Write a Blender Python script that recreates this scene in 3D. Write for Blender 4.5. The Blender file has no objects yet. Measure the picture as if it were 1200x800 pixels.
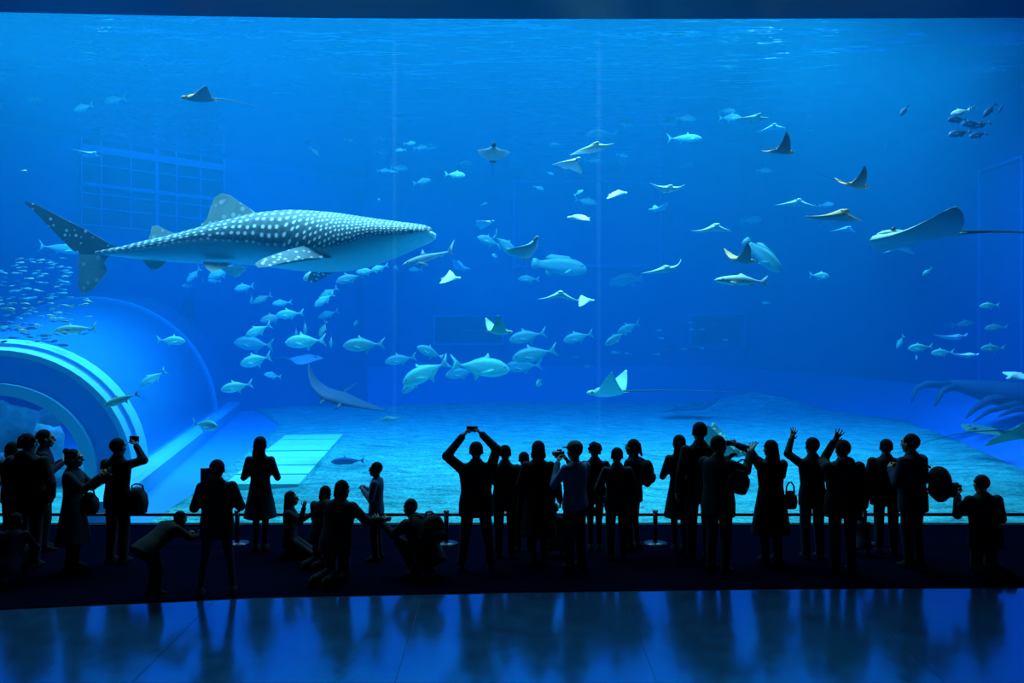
import bpy, bmesh, math, random
import numpy as np
from mathutils import Vector, Matrix, Euler

S = bpy.context.scene
C = S.collection
R = math.radians
random.seed(7)

# ------------------------------------------------------------------ camera
CZ, F = 2.96, 900.0            # eye height above the hall floor, focal length in pixels of the 1200 px wide frame
cam = bpy.data.cameras.new('camera')
cam.sensor_width = 36.0
cam.lens = 27.0
cam.clip_end = 200
cam_o = bpy.data.objects.new('camera', cam)
C.objects.link(cam_o)
cam_o.location = (0, 0, CZ)
cam_o.rotation_euler = (R(90), 0, 0)
S.camera = cam_o

# ------------------------------------------------------------------ world, exposure
w = bpy.data.worlds.new('world')
S.world = w
w.use_nodes = True
w.node_tree.nodes['Background'].inputs[0].default_value = (0.02, 0.05, 0.1, 1)
w.node_tree.nodes['Background'].inputs[1].default_value = 0.0
S.view_settings.view_transform = 'Standard'
S.view_settings.look = 'None'
S.view_settings.gamma = 1.0
S.view_settings.use_curve_mapping = False
S.view_settings.exposure = 0.32
cy = S.cycles
cy.use_denoising = True
cy.max_bounces = 8
cy.diffuse_bounces = 3
cy.glossy_bounces = 4
cy.transmission_bounces = 6
cy.transparent_max_bounces = 16
cy.volume_bounces = 2
cy.sample_clamp_indirect = 8


# ------------------------------------------------------------------ lights: skylights over the open tank and an added side lamp
def area(name, loc, sx, sy, power, col):
    l = bpy.data.lights.new(name, 'AREA')
    l.shape = 'RECTANGLE'
    l.size, l.size_y, l.energy, l.color = sx, sy, power, col
    o = bpy.data.objects.new(name, l)
    C.objects.link(o)
    o.location = loc
    return o


area('skylight_front', (-3.5, 18.5, 13.2), 24, 9, 12500, (0.60, 1.0, 0.96))
area('skylight_rear', (-4, 33, 13.2), 26, 9, 2600, (0.60, 1.0, 0.96))
area('fill_side', (11.4, 23.0, 12.1), 7, 5, 2300, (0.60, 1.0, 0.92))  # added lamp low over the water, brightens its upper corner by the side wall


# ------------------------------------------------------------------ helpers
def P(px, py, Y):
    """point of the hall/tank that lies at depth Y behind the frame's pixel (px, py)"""
    return Vector(((px - 600) / F * Y, Y, CZ - (py - 400) / F * Y))


def FL(px, py, z=-0.05):
    """point of the tank floor seen at a pixel"""
    Y = (CZ - z) * F / (py - 400)
    return Vector(((px - 600) / F * Y, Y, z))


def tag(o, label=None, cat=None, group=None, kind=None):
    if label: o['label'] = label
    if cat: o['category'] = cat
    if group: o['group'] = group
    if kind: o['kind'] = kind
    return o


def empty(name, loc=(0, 0, 0), rz=0.0):
    o = bpy.data.objects.new(name, None)
    C.objects.link(o)
    o.location = loc
    o.rotation_euler = (0, 0, rz)
    return o


def link(name, me, parent=None, loc=None, rot=None):
    o = bpy.data.objects.new(name, me)
    C.objects.link(o)
    if parent: o.parent = parent
    if loc is not None: o.location = loc
    if rot is not None: o.rotation_euler = rot
    return o


class MB:
    """collects shapes of one mesh"""

    def __init__(self):
        self.v, self.f, self.m = [], [], []

    def add(self, verts, faces, mi=0):
        n = len(self.v)
        self.v += [tuple(p) for p in verts]
        self.f += [tuple(i + n for i in f) for f in faces]
        self.m += [mi] * len(faces)

    def box(self, a, b, mi=0):
        v = [(x, y, z) for x in (a[0], b[0]) for y in (a[1], b[1]) for z in (a[2], b[2])]
        self.add(v, [(0, 1, 3, 2), (4, 6, 7, 5), (0, 4, 5, 1), (2, 3, 7, 6), (0, 2, 6, 4), (1, 5, 7, 3)], mi)

    def rings(self, rings, mi=0, close=True, cap=True):
        n, k = len(rings[0]), len(rings)
        v = [p for r in rings for p in r]
        f = []
        for i in range(k - 1):
            for j in range(n if close else n - 1):
                j2 = (j + 1) % n
                f.append((i * n + j, i * n + j2, (i + 1) * n + j2, (i + 1) * n + j))
        if cap and close:
            f.append(tuple(range(n))[::-1])
            f.append(tuple((k - 1) * n + j for j in range(n)))
        self.add(v, f, mi)

    def tube(self, pts, radii, seg=8, mi=0, squash=None):
        pts = [Vector(p) for p in pts]
        if not hasattr(radii, '__len__'): radii = [radii] * len(pts)
        rings = []
        up = Vector((0, 0, 1))
        prev = None
        for i, p in enumerate(pts):
            d = (pts[min(i + 1, len(pts) - 1)] - pts[max(i - 1, 0)]).normalized()
            if prev is None:
                a = d.cross(up)
                if a.length < 1e-3: a = d.cross(Vector((0, 1, 0)))
            else:
                a = prev - d * prev.dot(d)
            a.normalize()
            prev = a
            b = d.cross(a)
            rings.append([p + (a * math.cos(t) + b * math.sin(t) * (squash or 1)) * radii[i] for t in [2 * math.pi * j / seg for j in range(seg)]])
        self.rings(rings, mi)

    def ball(self, c, r, seg=12, lev=8, mi=0, rot=None):
        if not hasattr(r, '__len__'): r = (r, r, r)
        c = Vector(c)
        M = rot or Matrix.Identity(3)
        v = [c + M @ Vector((0, 0, r[2]))]
        for i in range(1, lev):
            t = math.pi * i / lev
            for j in range(seg):
                u = 2 * math.pi * j / seg
                v.append(c + M @ Vector((r[0] * math.sin(t) * math.cos(u), r[1] * math.sin(t) * math.sin(u), r[2] * math.cos(t))))
        v.append(c + M @ Vector((0, 0, -r[2])))
        f = [(0, 1 + j, 1 + (j + 1) % seg) for j in range(seg)]
        for i in range(lev - 2):
            for j in range(seg):
                j2 = (j + 1) % seg
                a = 1 + i * seg
                f.append((a + j, a + seg + j, a + seg + j2, a + j2))
        a = 1 + (lev - 2) * seg
        f += [(len(v) - 1, a + (j + 1) % seg, a + j) for j in range(seg)]
        self.add(v, f, mi)

    def cap(self, p, q, r1, r2, seg=10, mi=0):
        """tapered capsule"""
        p, q = Vector(p), Vector(q)
        d = (q - p)
        L = d.length
        d = d / L if L > 1e-6 else Vector((0, 0, 1))
        a = d.cross(Vector((0, 0, 1)))
        if a.length < 1e-3: a = d.cross(Vector((0, 1, 0)))
        a.normalize()
        b = d.cross(a)
        rings = []
        for t in (-80, -50, -20): rings.append((p + d * r1 * math.sin(R(t)), r1 * math.cos(R(t))))
        for t in (20, 50, 80): rings.append((q + d * r2 * math.sin(R(t)), r2 * math.cos(R(t))))
        self.rings([[c + (a * math.cos(u) + b * math.sin(u)) * r for u in [2 * math.pi * j / seg for j in range(seg)]] for c, r in rings], mi)

    def loft(self, secs, M=None, seg=16, mi=0):
        """elliptic sections (z, half width, half depth, centre y)"""
        M = M or Matrix.Identity(4)
        self.rings([[M @ Vector((wx * math.cos(u), cy_ + dy * math.sin(u), z)) for u in [2 * math.pi * j / seg for j in range(seg)]] for z, wx, dy, cy_ in secs], mi)

    def plate(self, pts, thick, nrm, mi=0, edge=0.25, roots=0):
        """a fin: outline PTS, thick at its first ROOTS points and thin at its edge, NRM across it"""
        n = len(pts)
        nrm = Vector(nrm)
        ws = [1.0 if i < roots else edge for i in range(n)]
        fr = [Vector(p) + nrm * thick * ws[i] for i, p in enumerate(pts)]
        bk = [Vector(p) - nrm * thick * ws[i] for i, p in enumerate(pts)]
        f = [tuple(range(n)), tuple(2 * n - 1 - i for i in range(n))]
        f += [(i, n + i, n + (i + 1) % n, (i + 1) % n) for i in range(n)]
        self.add(fr + bk, f, mi)

    def mesh(self, name, mats, smooth=True, recalc=True):
        me = bpy.data.meshes.new(name)
        me.from_pydata(self.v, [], self.f)
        for m in (mats if isinstance(mats, (list, tuple)) else [mats]): me.materials.append(m)
        me.polygons.foreach_set('material_index', self.m)
        me.polygons.foreach_set('use_smooth', [smooth] * len(self.f))
        if recalc:
            bm = bmesh.new()
            bm.from_mesh(me)
            bmesh.ops.recalc_face_normals(bm, faces=bm.faces)
            bm.to_mesh(me)
            bm.free()
        me.update()
        return me

    def build(self, name, mats, parent=None, loc=None, rot=None, smooth=True, recalc=True):
        return link(name, self.mesh(name, mats, smooth, recalc), parent, loc, rot)


# ------------------------------------------------------------------ materials
class NT:
    def __init__(self, name):
        self.m = bpy.data.materials.new(name)
        self.m.use_nodes = True
        self.t = self.m.node_tree
        self.b = self.t.nodes['Principled BSDF']

    def n(self, typ, **kw):
        n = self.t.nodes.new('ShaderNode' + typ)
        for k, v in kw.items(): setattr(n, k, v)
        return n

    def l(self, a, b): self.t.links.new(a, b)

    def math(self, op, a, b=None, clamp=False):
        n = self.n('Math', operation=op, use_clamp=clamp)
        for i, x in enumerate((a, b)):
            if x is None: continue
            if isinstance(x, (int, float)): n.inputs[i].default_value = x
            else: self.l(x, n.inputs[i])
        return n.outputs[0]

    def mix(self, fac, a, b):
        n = self.n('Mix', data_type='RGBA')
        for s, x in ((0, fac), (6, a), (7, b)):
            if isinstance(x, (int, float)): n.inputs[s].default_value = x
            elif isinstance(x, tuple): n.inputs[s].default_value = (*x, 1)
            else: self.l(x, n.inputs[s])
        return n.outputs[2]

    def noise(self, scale, detail=3, vec=None, rough=0.5):
        n = self.n('TexNoise')
        n.inputs['Scale'].default_value = scale
        n.inputs['Detail'].default_value = detail
        n.inputs['Roughness'].default_value = rough
        if vec is not None: self.l(vec, n.inputs['Vector'])
        return n.outputs['Fac']

    def coord(self, which='Object', scale=None):
        c = self.n('TexCoord').outputs[which]
        if scale:
            m = self.n('Mapping')
            m.inputs['Scale'].default_value = scale
            self.l(c, m.inputs[0])
            c = m.outputs[0]
        return c

    def bump(self, h, strength, dist):
        n = self.n('Bump')
        n.inputs['Strength'].default_value = strength
        n.inputs['Distance'].default_value = dist
        self.l(h, n.inputs['Height'])
        self.l(n.outputs[0], self.b.inputs['Normal'])

    def ramp(self, fac, a, b):
        n = self.n('MapRange')
        n.inputs[1].default_value, n.inputs[2].default_value = a, b
        self.l(fac, n.inputs[0])
        return n.outputs[0]


def pm(name, col, rough=0.7, var=0.12, scale=6.0, spec=0.5, metal=0.0, bump=0.0):
    """plain painted / cloth / metal surface with a little mottling"""
    k = NT(name)
    f = k.noise(scale, 4, k.coord())
    lo = tuple(max(0, c * (1 - var)) for c in col)
    hi = tuple(min(1, c * (1 + var)) for c in col)
    k.l(k.mix(f, lo, hi), k.b.inputs['Base Color'])
    k.b.inputs['Roughness'].default_value = rough
    k.b.inputs['Specular IOR Level'].default_value = spec
    k.b.inputs['Metallic'].default_value = metal
    if bump: k.bump(k.noise(scale * 8, 3, k.coord()), bump, 0.01)
    return k.m


M = {}
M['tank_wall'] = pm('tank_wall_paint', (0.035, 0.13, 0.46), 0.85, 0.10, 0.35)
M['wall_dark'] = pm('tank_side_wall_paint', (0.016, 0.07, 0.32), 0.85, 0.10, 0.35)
M['tank_floor'] = pm('tank_floor_paint', (0.04, 0.30, 0.55), 0.8, 0.12, 0.6)
M['bank'] = pm('tank_bank_paint', (0.06, 0.22, 0.58), 0.85, 0.12, 0.5)
M['recess'] = pm('recess_paint', (0.004, 0.02, 0.10), 0.85, 0.1, 1.0)
M['bar'] = pm('pale_blue_bar', (0.12, 0.32, 0.70), 0.7, 0.1, 2.0)
M['hall_dark'] = pm('hall_dark_paint', (0.012, 0.014, 0.03), 0.6, 0.2, 1.0)
M['beam'] = pm('beam_paint', (0.03, 0.04, 0.09), 0.35, 0.25, 1.5)
M['sill'] = pm('sill_paint', (0.004, 0.004, 0.008), 0.8, 0.2, 2.0, spec=0.1)
M['pier'] = pm('pier_paint', (0.015, 0.07, 0.30), 0.85, 0.12, 0.8)
M['rail'] = pm('dark_rail_metal', (0.03, 0.03, 0.035), 0.35, 0.1, 3, metal=0.8)
M['tunnel_rib'] = pm('tunnel_rib', (0.16, 0.60, 0.75), 0.6, 0.08, 1.0)
M['tunnel_gap'] = pm('tunnel_gasket', (0.04, 0.16, 0.45), 0.6, 0.1, 1.0)
M['curb'] = pm('tunnel_curb', (0.15, 0.58, 0.72), 0.7, 0.1, 1.0)
M['plank'] = pm('walkway_slab', (0.36, 0.88, 0.74), 0.75, 0.08, 1.5)
M['rock'] = pm('reef_rock', (0.06, 0.20, 0.22), 0.9, 0.9, 3.5, bump=0.8)
M['coral'] = pm('pale_coral', (0.30, 0.70, 0.60), 0.9, 0.7, 7.0, bump=0.8)
M['form_tone'] = pm('dark_form_tone', (0.03, 0.06, 0.12), 0.8, 0.3, 3.0)

k = NT('coarse_sand')
c = k.coord()
big = k.noise(0.35, 3, c)
mid = k.noise(2.2, 4, k.coord('Object', (0.55, 1.6, 1)), 0.65)
fine = k.noise(13.0, 5, c, 0.8)
g = k.math('ADD', k.math('MULTIPLY', mid, 0.45), k.math('MULTIPLY', fine, 0.7))
k.l(k.mix(k.ramp(g, 0.42, 0.72), (0.01, 0.10, 0.10), (0.17, 0.92, 0.70)), k.b.inputs['Base Color'])
k.b.inputs['Roughness'].default_value = 0.95
k.bump(k.math('ADD', k.math('MULTIPLY', mid, 1.0), k.math('MULTIPLY', fine, 0.5)), 0.8, 0.15)
M['sand'] = k.m

k = NT('acrylic_shell')          # blue-tinted thick acrylic of the tunnel
k.b.inputs['Base Color'].default_value = (0.10, 0.42, 0.80, 1)
k.b.inputs['Roughness'].default_value = 0.25
k.b.inputs['Specular IOR Level'].default_value = 0.4
k.l(k.mix(k.noise(0.4, 2, k.coord()), (0.04, 0.42, 0.70), (0.08, 0.54, 0.80)), k.b.inputs['Base Color'])
tr, mx = k.n('BsdfTransparent'), k.n('MixShader')
tr.inputs[0].default_value = (0.75, 0.9, 1.0, 1)
mx.inputs[0].default_value = 0.66
k.l(k.b.outputs[0], mx.inputs[1])
k.l(tr.outputs[0], mx.inputs[2])
k.l(mx.outputs[0], k.t.nodes['Material Output'].inputs[0])
M['acrylic'] = k.m

k = NT('tunnel_end_wall')          # milky acrylic that lets light through
k.l(k.mix(k.noise(0.6, 2, k.coord()), (0.08, 0.42, 0.80), (0.12, 0.52, 0.88)), k.b.inputs['Base Color'])
k.b.inputs['Roughness'].default_value = 0.6
tl, mx = k.n('BsdfTranslucent'), k.n('MixShader')
tl.inputs[0].default_value = (0.3, 0.75, 1.0, 1)
mx.inputs[0].default_value = 0.6
k.l(k.b.outputs[0], mx.inputs[1])
k.l(tl.outputs[0], mx.inputs[2])
k.l(mx.outputs[0], k.t.nodes['Material Output'].inputs[0])
M['end_wall'] = k.m

k = NT('window_acrylic')
k.t.nodes.remove(k.b)
tr = k.n('BsdfTransparent')
tr.inputs[0].default_value = (0.95, 0.98, 0.99, 1)
k.l(tr.outputs[0], k.t.nodes['Material Output'].inputs[0])
M['pane'] = k.m

k = NT('window_joint')           # bonded seam between two acrylic panels: nearly clear, faintly milky
k.b.inputs['Base Color'].default_value = (0.35, 0.6, 0.8, 1)
k.b.inputs['Roughness'].default_value = 0.5
tr = k.n('BsdfTransparent')
mx = k.n('MixShader')
mx.inputs[0].default_value = 0.982
tl = k.n('BsdfTranslucent')
tl.inputs[0].default_value = (0.55, 0.8, 0.95, 1)
k.l(tl.outputs[0], mx.inputs[1])
k.l(tr.outputs[0], mx.inputs[2])
k.l(mx.outputs[0], k.t.nodes['Material Output'].inputs[0])
k.t.nodes.remove(k.b)
M['joint'] = k.m

k = NT('polished_floor')
f = k.noise(0.8, 4, k.coord())
k.l(k.mix(f, (0.006, 0.010, 0.03), (0.012, 0.018, 0.045)), k.b.inputs['Base Color'])
k.b.inputs['Specular IOR Level'].default_value = 1.0
k.b.inputs['IOR'].default_value = 3.4
k.b.inputs['Specular Tint'].default_value = (0.10, 0.60, 1.0, 1)
k.l(k.math('ADD', k.math('MULTIPLY', k.noise(3.0, 5, k.coord(), 0.65), 0.08), 0.12), k.b.inputs['Roughness'])
k.bump(k.noise(5.0, 4, k.coord('Object', (1, 0.5, 1))), 0.10, 0.02)
M['polished'] = k.m
M['carpet'] = pm('dark_carpet', (0.0012, 0.0012, 0.005), 0.98, 0.3, 12, spec=0.0, bump=0.3)

# the water: absorption and scattering of the whole tank
k = NT('tank_water')
k.t.nodes.remove(k.b)
ab, sc, ad = k.n('VolumeAbsorption'), k.n('VolumeScatter'), k.n('AddShader')
ab.inputs[0].default_value = (0.25, 0.70, 0.945, 1)
ab.inputs[1].default_value = 0.22
sc.inputs[0].default_value = (0.015, 0.58, 1.0, 1)
sc.inputs[1].default_value = 0.019
sc.inputs['Anisotropy'].default_value = 0.25
k.l(ab.outputs[0], ad.inputs[0])
k.l(sc.outputs[0], ad.inputs[1])
k.l(ad.outputs[0], k.t.nodes['Material Output'].inputs['Volume'])
M['water'] = k.m

k = NT('water_surface')
k.t.nodes.remove(k.b)
tr, gl, mx, fr = k.n('BsdfTransparent'), k.n('BsdfGlossy'), k.n('MixShader'), k.n('Fresnel')
gl.inputs['Roughness'].default_value = 0.03
fr.inputs[0].default_value = 1.33
h = k.math('ADD', k.noise(0.55, 3, k.coord('Object', (0.45, 1.5, 1)), 0.55), k.math('MULTIPLY', k.noise(2.2, 2, k.coord('Object', (0.5, 1.3, 1))), 0.12))
bp = k.n('Bump')
bp.inputs['Strength'].default_value = 1.0
bp.inputs['Distance'].default_value = 0.5
k.l(h, bp.inputs['Height'])
k.l(bp.outputs[0], gl.inputs['Normal'])
k.l(bp.outputs[0], fr.inputs['Normal'])
k.l(fr.outputs[0], mx.inputs[0])
k.l(tr.outputs[0], mx.inputs[1])
k.l(gl.outputs[0], mx.inputs[2])
k.l(mx.outputs[0], k.t.nodes['Material Output'].inputs[0])
M['surface'] = k.m


# ================================================================== THE SETTING
def st(o, label=None): return tag(o, label, None, None, 'structure')


def poly_mesh(name, pts, z0, z1, mat, parent=None, smooth=False):
    """flat slab over a plan outline"""
    b = MB()
    n = len(pts)
    b.add([(x, y, z1) for x, y in pts] + [(x, y, z0) for x, y in pts],
          [tuple(range(n)), tuple(2 * n - 1 - i for i in range(n))] + [(i, n + i, n + (i + 1) % n, (i + 1) % n) for i in range(n)])
    return b.build(name, mat, parent, smooth=smooth)


WIN_Y = 12.4
TOP_Z = 8.31
SURF_Z = 11.5

# hall floor: dark carpet up to the window, polished sheets in front of it
EDGE = [(-13, 7.1), (-5.65, 8.48), (-2.96, 8.88), (0, 9.06), (3.06, 9.19), (6.17, 9.25), (13, 9.4)]


def edge_y(x):
    for (x0, y0), (x1, y1) in zip(EDGE, EDGE[1:]):
        if x0 <= x <= x1: return y0 + (y1 - y0) * (x - x0) / (x1 - x0)
    return EDGE[-1][1]


fb = MB()
fb.box((-13, -4, -0.3), (13, 12.45, -0.012))
floor = st(fb.build('floor', M['hall_dark'], smooth=False))
st(poly_mesh('floor_carpet', EDGE + [(13, 12.3), (-13, 12.3)], -0.012, 0.012, M['carpet']), 'dark carpet in front of the window')
seams = [-13, -9.3, -6.1, -3.4, -1.05, 1.3, 3.9, 6.6, 9.7, 13]
for a, b_ in zip(seams, seams[1:]):
    xs = [a + 0.003] + [x for x, _ in EDGE if a + 0.05 < x < b_ - 0.05] + [b_ - 0.003]
    sl = lambda x: x * 0.82
    pts = [(sl(a) + 0.003, -3.9), (sl(b_) - 0.003, -3.9)] + [(x, edge_y(x)) for x in reversed(xs)]
    poly_mesh('floor_sheet', pts, -0.012, 0.0, M['polished'], floor)

# the wall that holds the window
b = MB()
b.box((-13, WIN_Y - 0.12, -0.3), (13, WIN_Y + 0.02, 0.03))
st(b.build('trim_sill', M['sill'], smooth=False), 'dark sill under the great window')
b = MB()
xs = [-13, -8.33, -6, -3, 0, 3, 8.33, 13]
zs = [0.16, 0.11, 0.06, 0.015, 0.0, 0.0, 0.02, 0.03]
b.rings([[(x, 10.4, TOP_Z + dz), (x, WIN_Y + 0.35, TOP_Z + dz), (x, WIN_Y + 0.35, 14), (x, 10.4, 14)] for x, dz in zip(xs, zs)])
st(b.build('beam_front', M['beam'], smooth=False), 'dark blue beam over the great window')
for nm, x0, x1 in (('wall_hall_left', -13.4, -13), ('wall_hall_right', 13, 13.4)):
    b = MB()
    b.box((x0, -4, -0.3), (x1, WIN_Y + 0.35, 14))
    st(b.build(nm, M['hall_dark'], smooth=False))
b = MB()
b.box((-13, -4.4, -0.3), (13, -4, 9.6))
st(b.build('wall_hall_rear', M['hall_dark'], smooth=False))
b = MB()
b.box((-13.4, -4.4, 9.6), (13.4, 10.4, 9.9))
st(b.build('ceiling', M['hall_dark'], smooth=False))
for nm, x0, x1 in (('wall_window_left', -13, -11.9), ('wall_window_right', 11.9, 13)):
    b = MB()
    b.box((x0, WIN_Y - 0.1, 0.03), (x1, WIN_Y + 0.35, 8.33))
    st(b.build(nm, M['hall_dark'], smooth=False))

# acrylic window: panels and bonded joints
win = st(empty('window_1', (0, WIN_Y, 0.03)), 'huge acrylic aquarium window of tall bonded panels')
jx = [-11.9] + [(px - 600) / F * WIN_Y for px in (-60, 462, 702, 1262)] + [11.9]
for a, b_ in zip(jx, jx[1:]):
    b = MB()
    b.add([(a + 0.02, 0, 0), (b_ - 0.02, 0, 0), (b_ - 0.02, 0, TOP_Z - 0.03), (a + 0.02, 0, TOP_Z - 0.03)], [(0, 1, 2, 3)])
    b.build('pane', M['pane'], win, smooth=False, recalc=False)
for a in jx[1:-1]:
    b = MB()
    b.add([(a - 0.035, 0.02, 0), (a + 0.035, 0.02, 0), (a + 0.035, 0.02, TOP_Z - 0.03), (a - 0.035, 0.02, TOP_Z - 0.03)], [(0, 1, 2, 3)])
    b.build('joint', M['joint'], win, smooth=False, recalc=False)

# ------------------------------------------------------------------ tank shell
b = MB()
b.box((-21, WIN_Y + 0.02, -0.6), (18, 42, -0.15))
st(b.build('floor_tank', M['tank_floor'], smooth=False))
SAND = [(-6.0, 12.43), (-6.4, 15.9), (-7.2, 21), (-8.4, 27.9), (-10.2, 32), (-11.6, 34.7), (-9.4, 35.7), (-6.9, 36.6), (-3, 37.7), (0, 38.2), (11.5, 38.2),
        (12.6, 36), (13.6, 33.9), (15, 29.4), (13.6, 23.5), (12, 18.06), (10.6, 12.43)]
# sand bed with gentle undulations, fine grid clipped to its outline
bm = bmesh.new()
bmv = [bm.verts.new((x, y, -0.05)) for x, y in SAND]
bmf = bm.faces.new(bmv)
for i in range(-12, 16):
    bmesh.ops.bisect_plane(bm, geom=bm.verts[:] + bm.edges[:] + bm.faces[:], plane_co=(i, 0, 0), plane_no=(1, 0, 0))
for i in range(13, 39):
    bmesh.ops.bisect_plane(bm, geom=bm.verts[:] + bm.edges[:] + bm.faces[:], plane_co=(0, i, 0), plane_no=(0, 1, 0))
for v in bm.verts:
    if not v.is_boundary:
        x, y = v.co.x, v.co.y
        v.co.z = -0.05 + 0.03 * math.sin(x * 1.3 + y * 0.4) * math.sin(y * 0.9) + 0.9 * math.exp(-((x - 11.0) / 1.9) ** 2 - ((y - 34.5) / 1.6) ** 2) * 0.85
        v.co.z += 0.05 * math.sin(x * 2.7) * math.cos(y * 1.9)
ext = bmesh.ops.extrude_edge_only(bm, edges=[e for e in bm.edges if e.is_boundary])
for v in [g for g in ext['geom'] if isinstance(g, bmesh.types.BMVert)]: v.co.z = -0.16
me = bpy.data.meshes.new('sand_bed')
bmesh.ops.recalc_face_normals(bm, faces=bm.faces)
bm.to_mesh(me)
bm.free()
me.materials.append(M['sand'])
me.polygons.foreach_set('use_smooth', [True] * len(me.polygons))
tag(link('sand_bed', me), 'coarse pale sand spread over the tank floor', 'sand', None, 'stuff')

st(poly_mesh('floor_tunnel_sand', [(-13.2, 12.43), (-7.45, 12.43), (-8.3, 16.1), (-9.0, 21.5), (-13.6, 21.5)], -0.16, -0.07, M['sand']), 'pale sand in front of the tunnel arch')
# sloping bank at the foot of the walls
LOW = [(-19, 13), (-18.5, 29), (-11.6, 34.8), (-6.9, 36.7), (0, 38.3), (11.5, 38.3), (13.7, 34.0), (15.1, 29.4), (12.1, 18.06), (10.7, 12.8)]
UPP = [(-20, 13, 1.3), (-20, 30, 1.3), (-13.9, 35.2, 1.6), (-7.65, 40.5, 2.0), (0, 40.5, 1.68), (12.1, 40.5, 1.6), (15.2, 38, 1.4), (16.9, 32, 1.2), (17, 22, 1.2), (17, 12.8, 1.2)]
b = MB()
n = len(LOW)
v = [(x, y, -0.16) for x, y in LOW] + [((x + X) / 2, (y + Y) / 2, z * 0.36) for (x, y), (X, Y, z) in zip(LOW, UPP)] + list(UPP)
b.add(v, [(j * n + i, j * n + i + 1, (j + 1) * n + i + 1, (j + 1) * n + i) for j in (0, 1) for i in range(n - 1)])
b.m = [1 if i % (n - 1) in (1, 2) else 0 for i in range(len(b.f))]  # shade on the left part of the bank is put in as darker paint
st(b.build('floor_bank', [M['bank'], M['pier']]), 'blue painted bank sloping up to the tank walls')


def wall(name, pts, mat):
    """upright wall slab following a plan line, standing on the bank"""
    b = MB()
    rr = []
    for i, (x, y, z) in enumerate(pts):
        d = (Vector(pts[min(i + 1, len(pts) - 1)][:2]) - Vector(pts[max(i - 1, 0)][:2])).normalized()
        o = Vector((-d.y, d.x)) * 0.3
        rr.append([(x, y, z - 0.02), (x, y, 14), (x + o.x, y + o.y, 14), (x + o.x, y + o.y, z - 0.02)])
    b.rings(rr)
    return st(b.build(name, mat, smooth=False))


wall_l = wall('wall_tank_left', [(-20, 12.8, 1.3), (-20, 30, 1.3), (-13.9, 35.2, 1.6), (-7.65, 40.5, 2.0)], M['tank_wall'])
wall_b = wall('wall_tank_back', [(-7.65, 40.6, 2.0), (0, 40.5, 1.68), (12.1, 40.5, 1.6)], M['tank_wall'])
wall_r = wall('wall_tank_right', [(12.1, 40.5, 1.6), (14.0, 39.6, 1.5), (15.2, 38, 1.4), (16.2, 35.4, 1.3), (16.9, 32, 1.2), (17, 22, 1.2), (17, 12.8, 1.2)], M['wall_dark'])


def wall_frame(name, label, A, B, z0, z1, bw=0.14, mat=None, sides=(1, 1, 1, 1), fm=None):
    """a framed recess on a wall between plan points A and B: dark panel, four bars"""
    o = st(empty(name, (A[0], A[1], z0), math.atan2(B[1] - A[1], B[0] - A[0])), label)
    L = math.hypot(B[0] - A[0], B[1] - A[1])
    H = z1 - z0
    b = MB()
    b.box((0, -0.05, 0), (L, 0.02, H))
    b.build('panel', mat or M['recess'], o, smooth=False)
    for on, (x0, x1, a0, a1) in zip(sides, ((-bw, 0, -bw, H + bw), (L, L + bw, -bw, H + bw), (0, L, -bw, 0), (0, L, H, H + bw))):
        if not on: continue
        b = MB()
        b.box((x0, -0.14, a0), (x1, 0.02, a1))
        b.build('frame', fm or M['bar'], o, smooth=False)
    return o


zb = lambda py, Y: CZ - (py - 400) / F * Y
xb = lambda px, Y: (px - 600) / F * Y
wall_frame('window_2', 'tall framed blue hatch in the middle of the back wall', (xb(604, 40.4), 40.4), (xb(772, 40.4), 40.4), zb(310, 40.4), 11.3, 0.16, M['tank_wall'])
wall_frame('window_3', 'small dark framed hatch low on the back wall behind the tiny fish', (xb(810, 40.4), 40.4), (xb(870, 40.4), 40.4), zb(404, 40.4), zb(369, 40.4), 0.10)
wall_frame('window_4', 'wide dark framed hatch low on the back wall near the small sharks', (xb(510, 40.4), 40.4), (xb(588, 40.4), 40.4), zb(402, 40.4), zb(371, 40.4), 0.10)
wall_frame('door_1', 'tall framed doorway in the side wall above the dark branching form', (16.86, 27.5), (16.88, 25.3), 1.6, 9.0, 0.10, M['pier'], fm=M['tank_wall'])
# low dark pier behind the tunnel
b = MB()
q = [P(96, 338, 35.0), P(224, 350, 34.4)]
b.rings([[(p.x, p.y, -0.2), (p.x, p.y, p.z), (p.x, p.y + 0.9, p.z), (p.x, p.y + 0.9, -0.2)] for p in q])
st(b.build('wall_pier', M['pier'], smooth=False), 'dark blue pier behind the acrylic tunnel')
# shallow pilaster where the back wall begins
b = MB()
b.box((-7.75, 40.0, 1.7), (-6.2, 40.62, 14))
st(b.build('column_back', M['tank_wall'], smooth=False))

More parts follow.
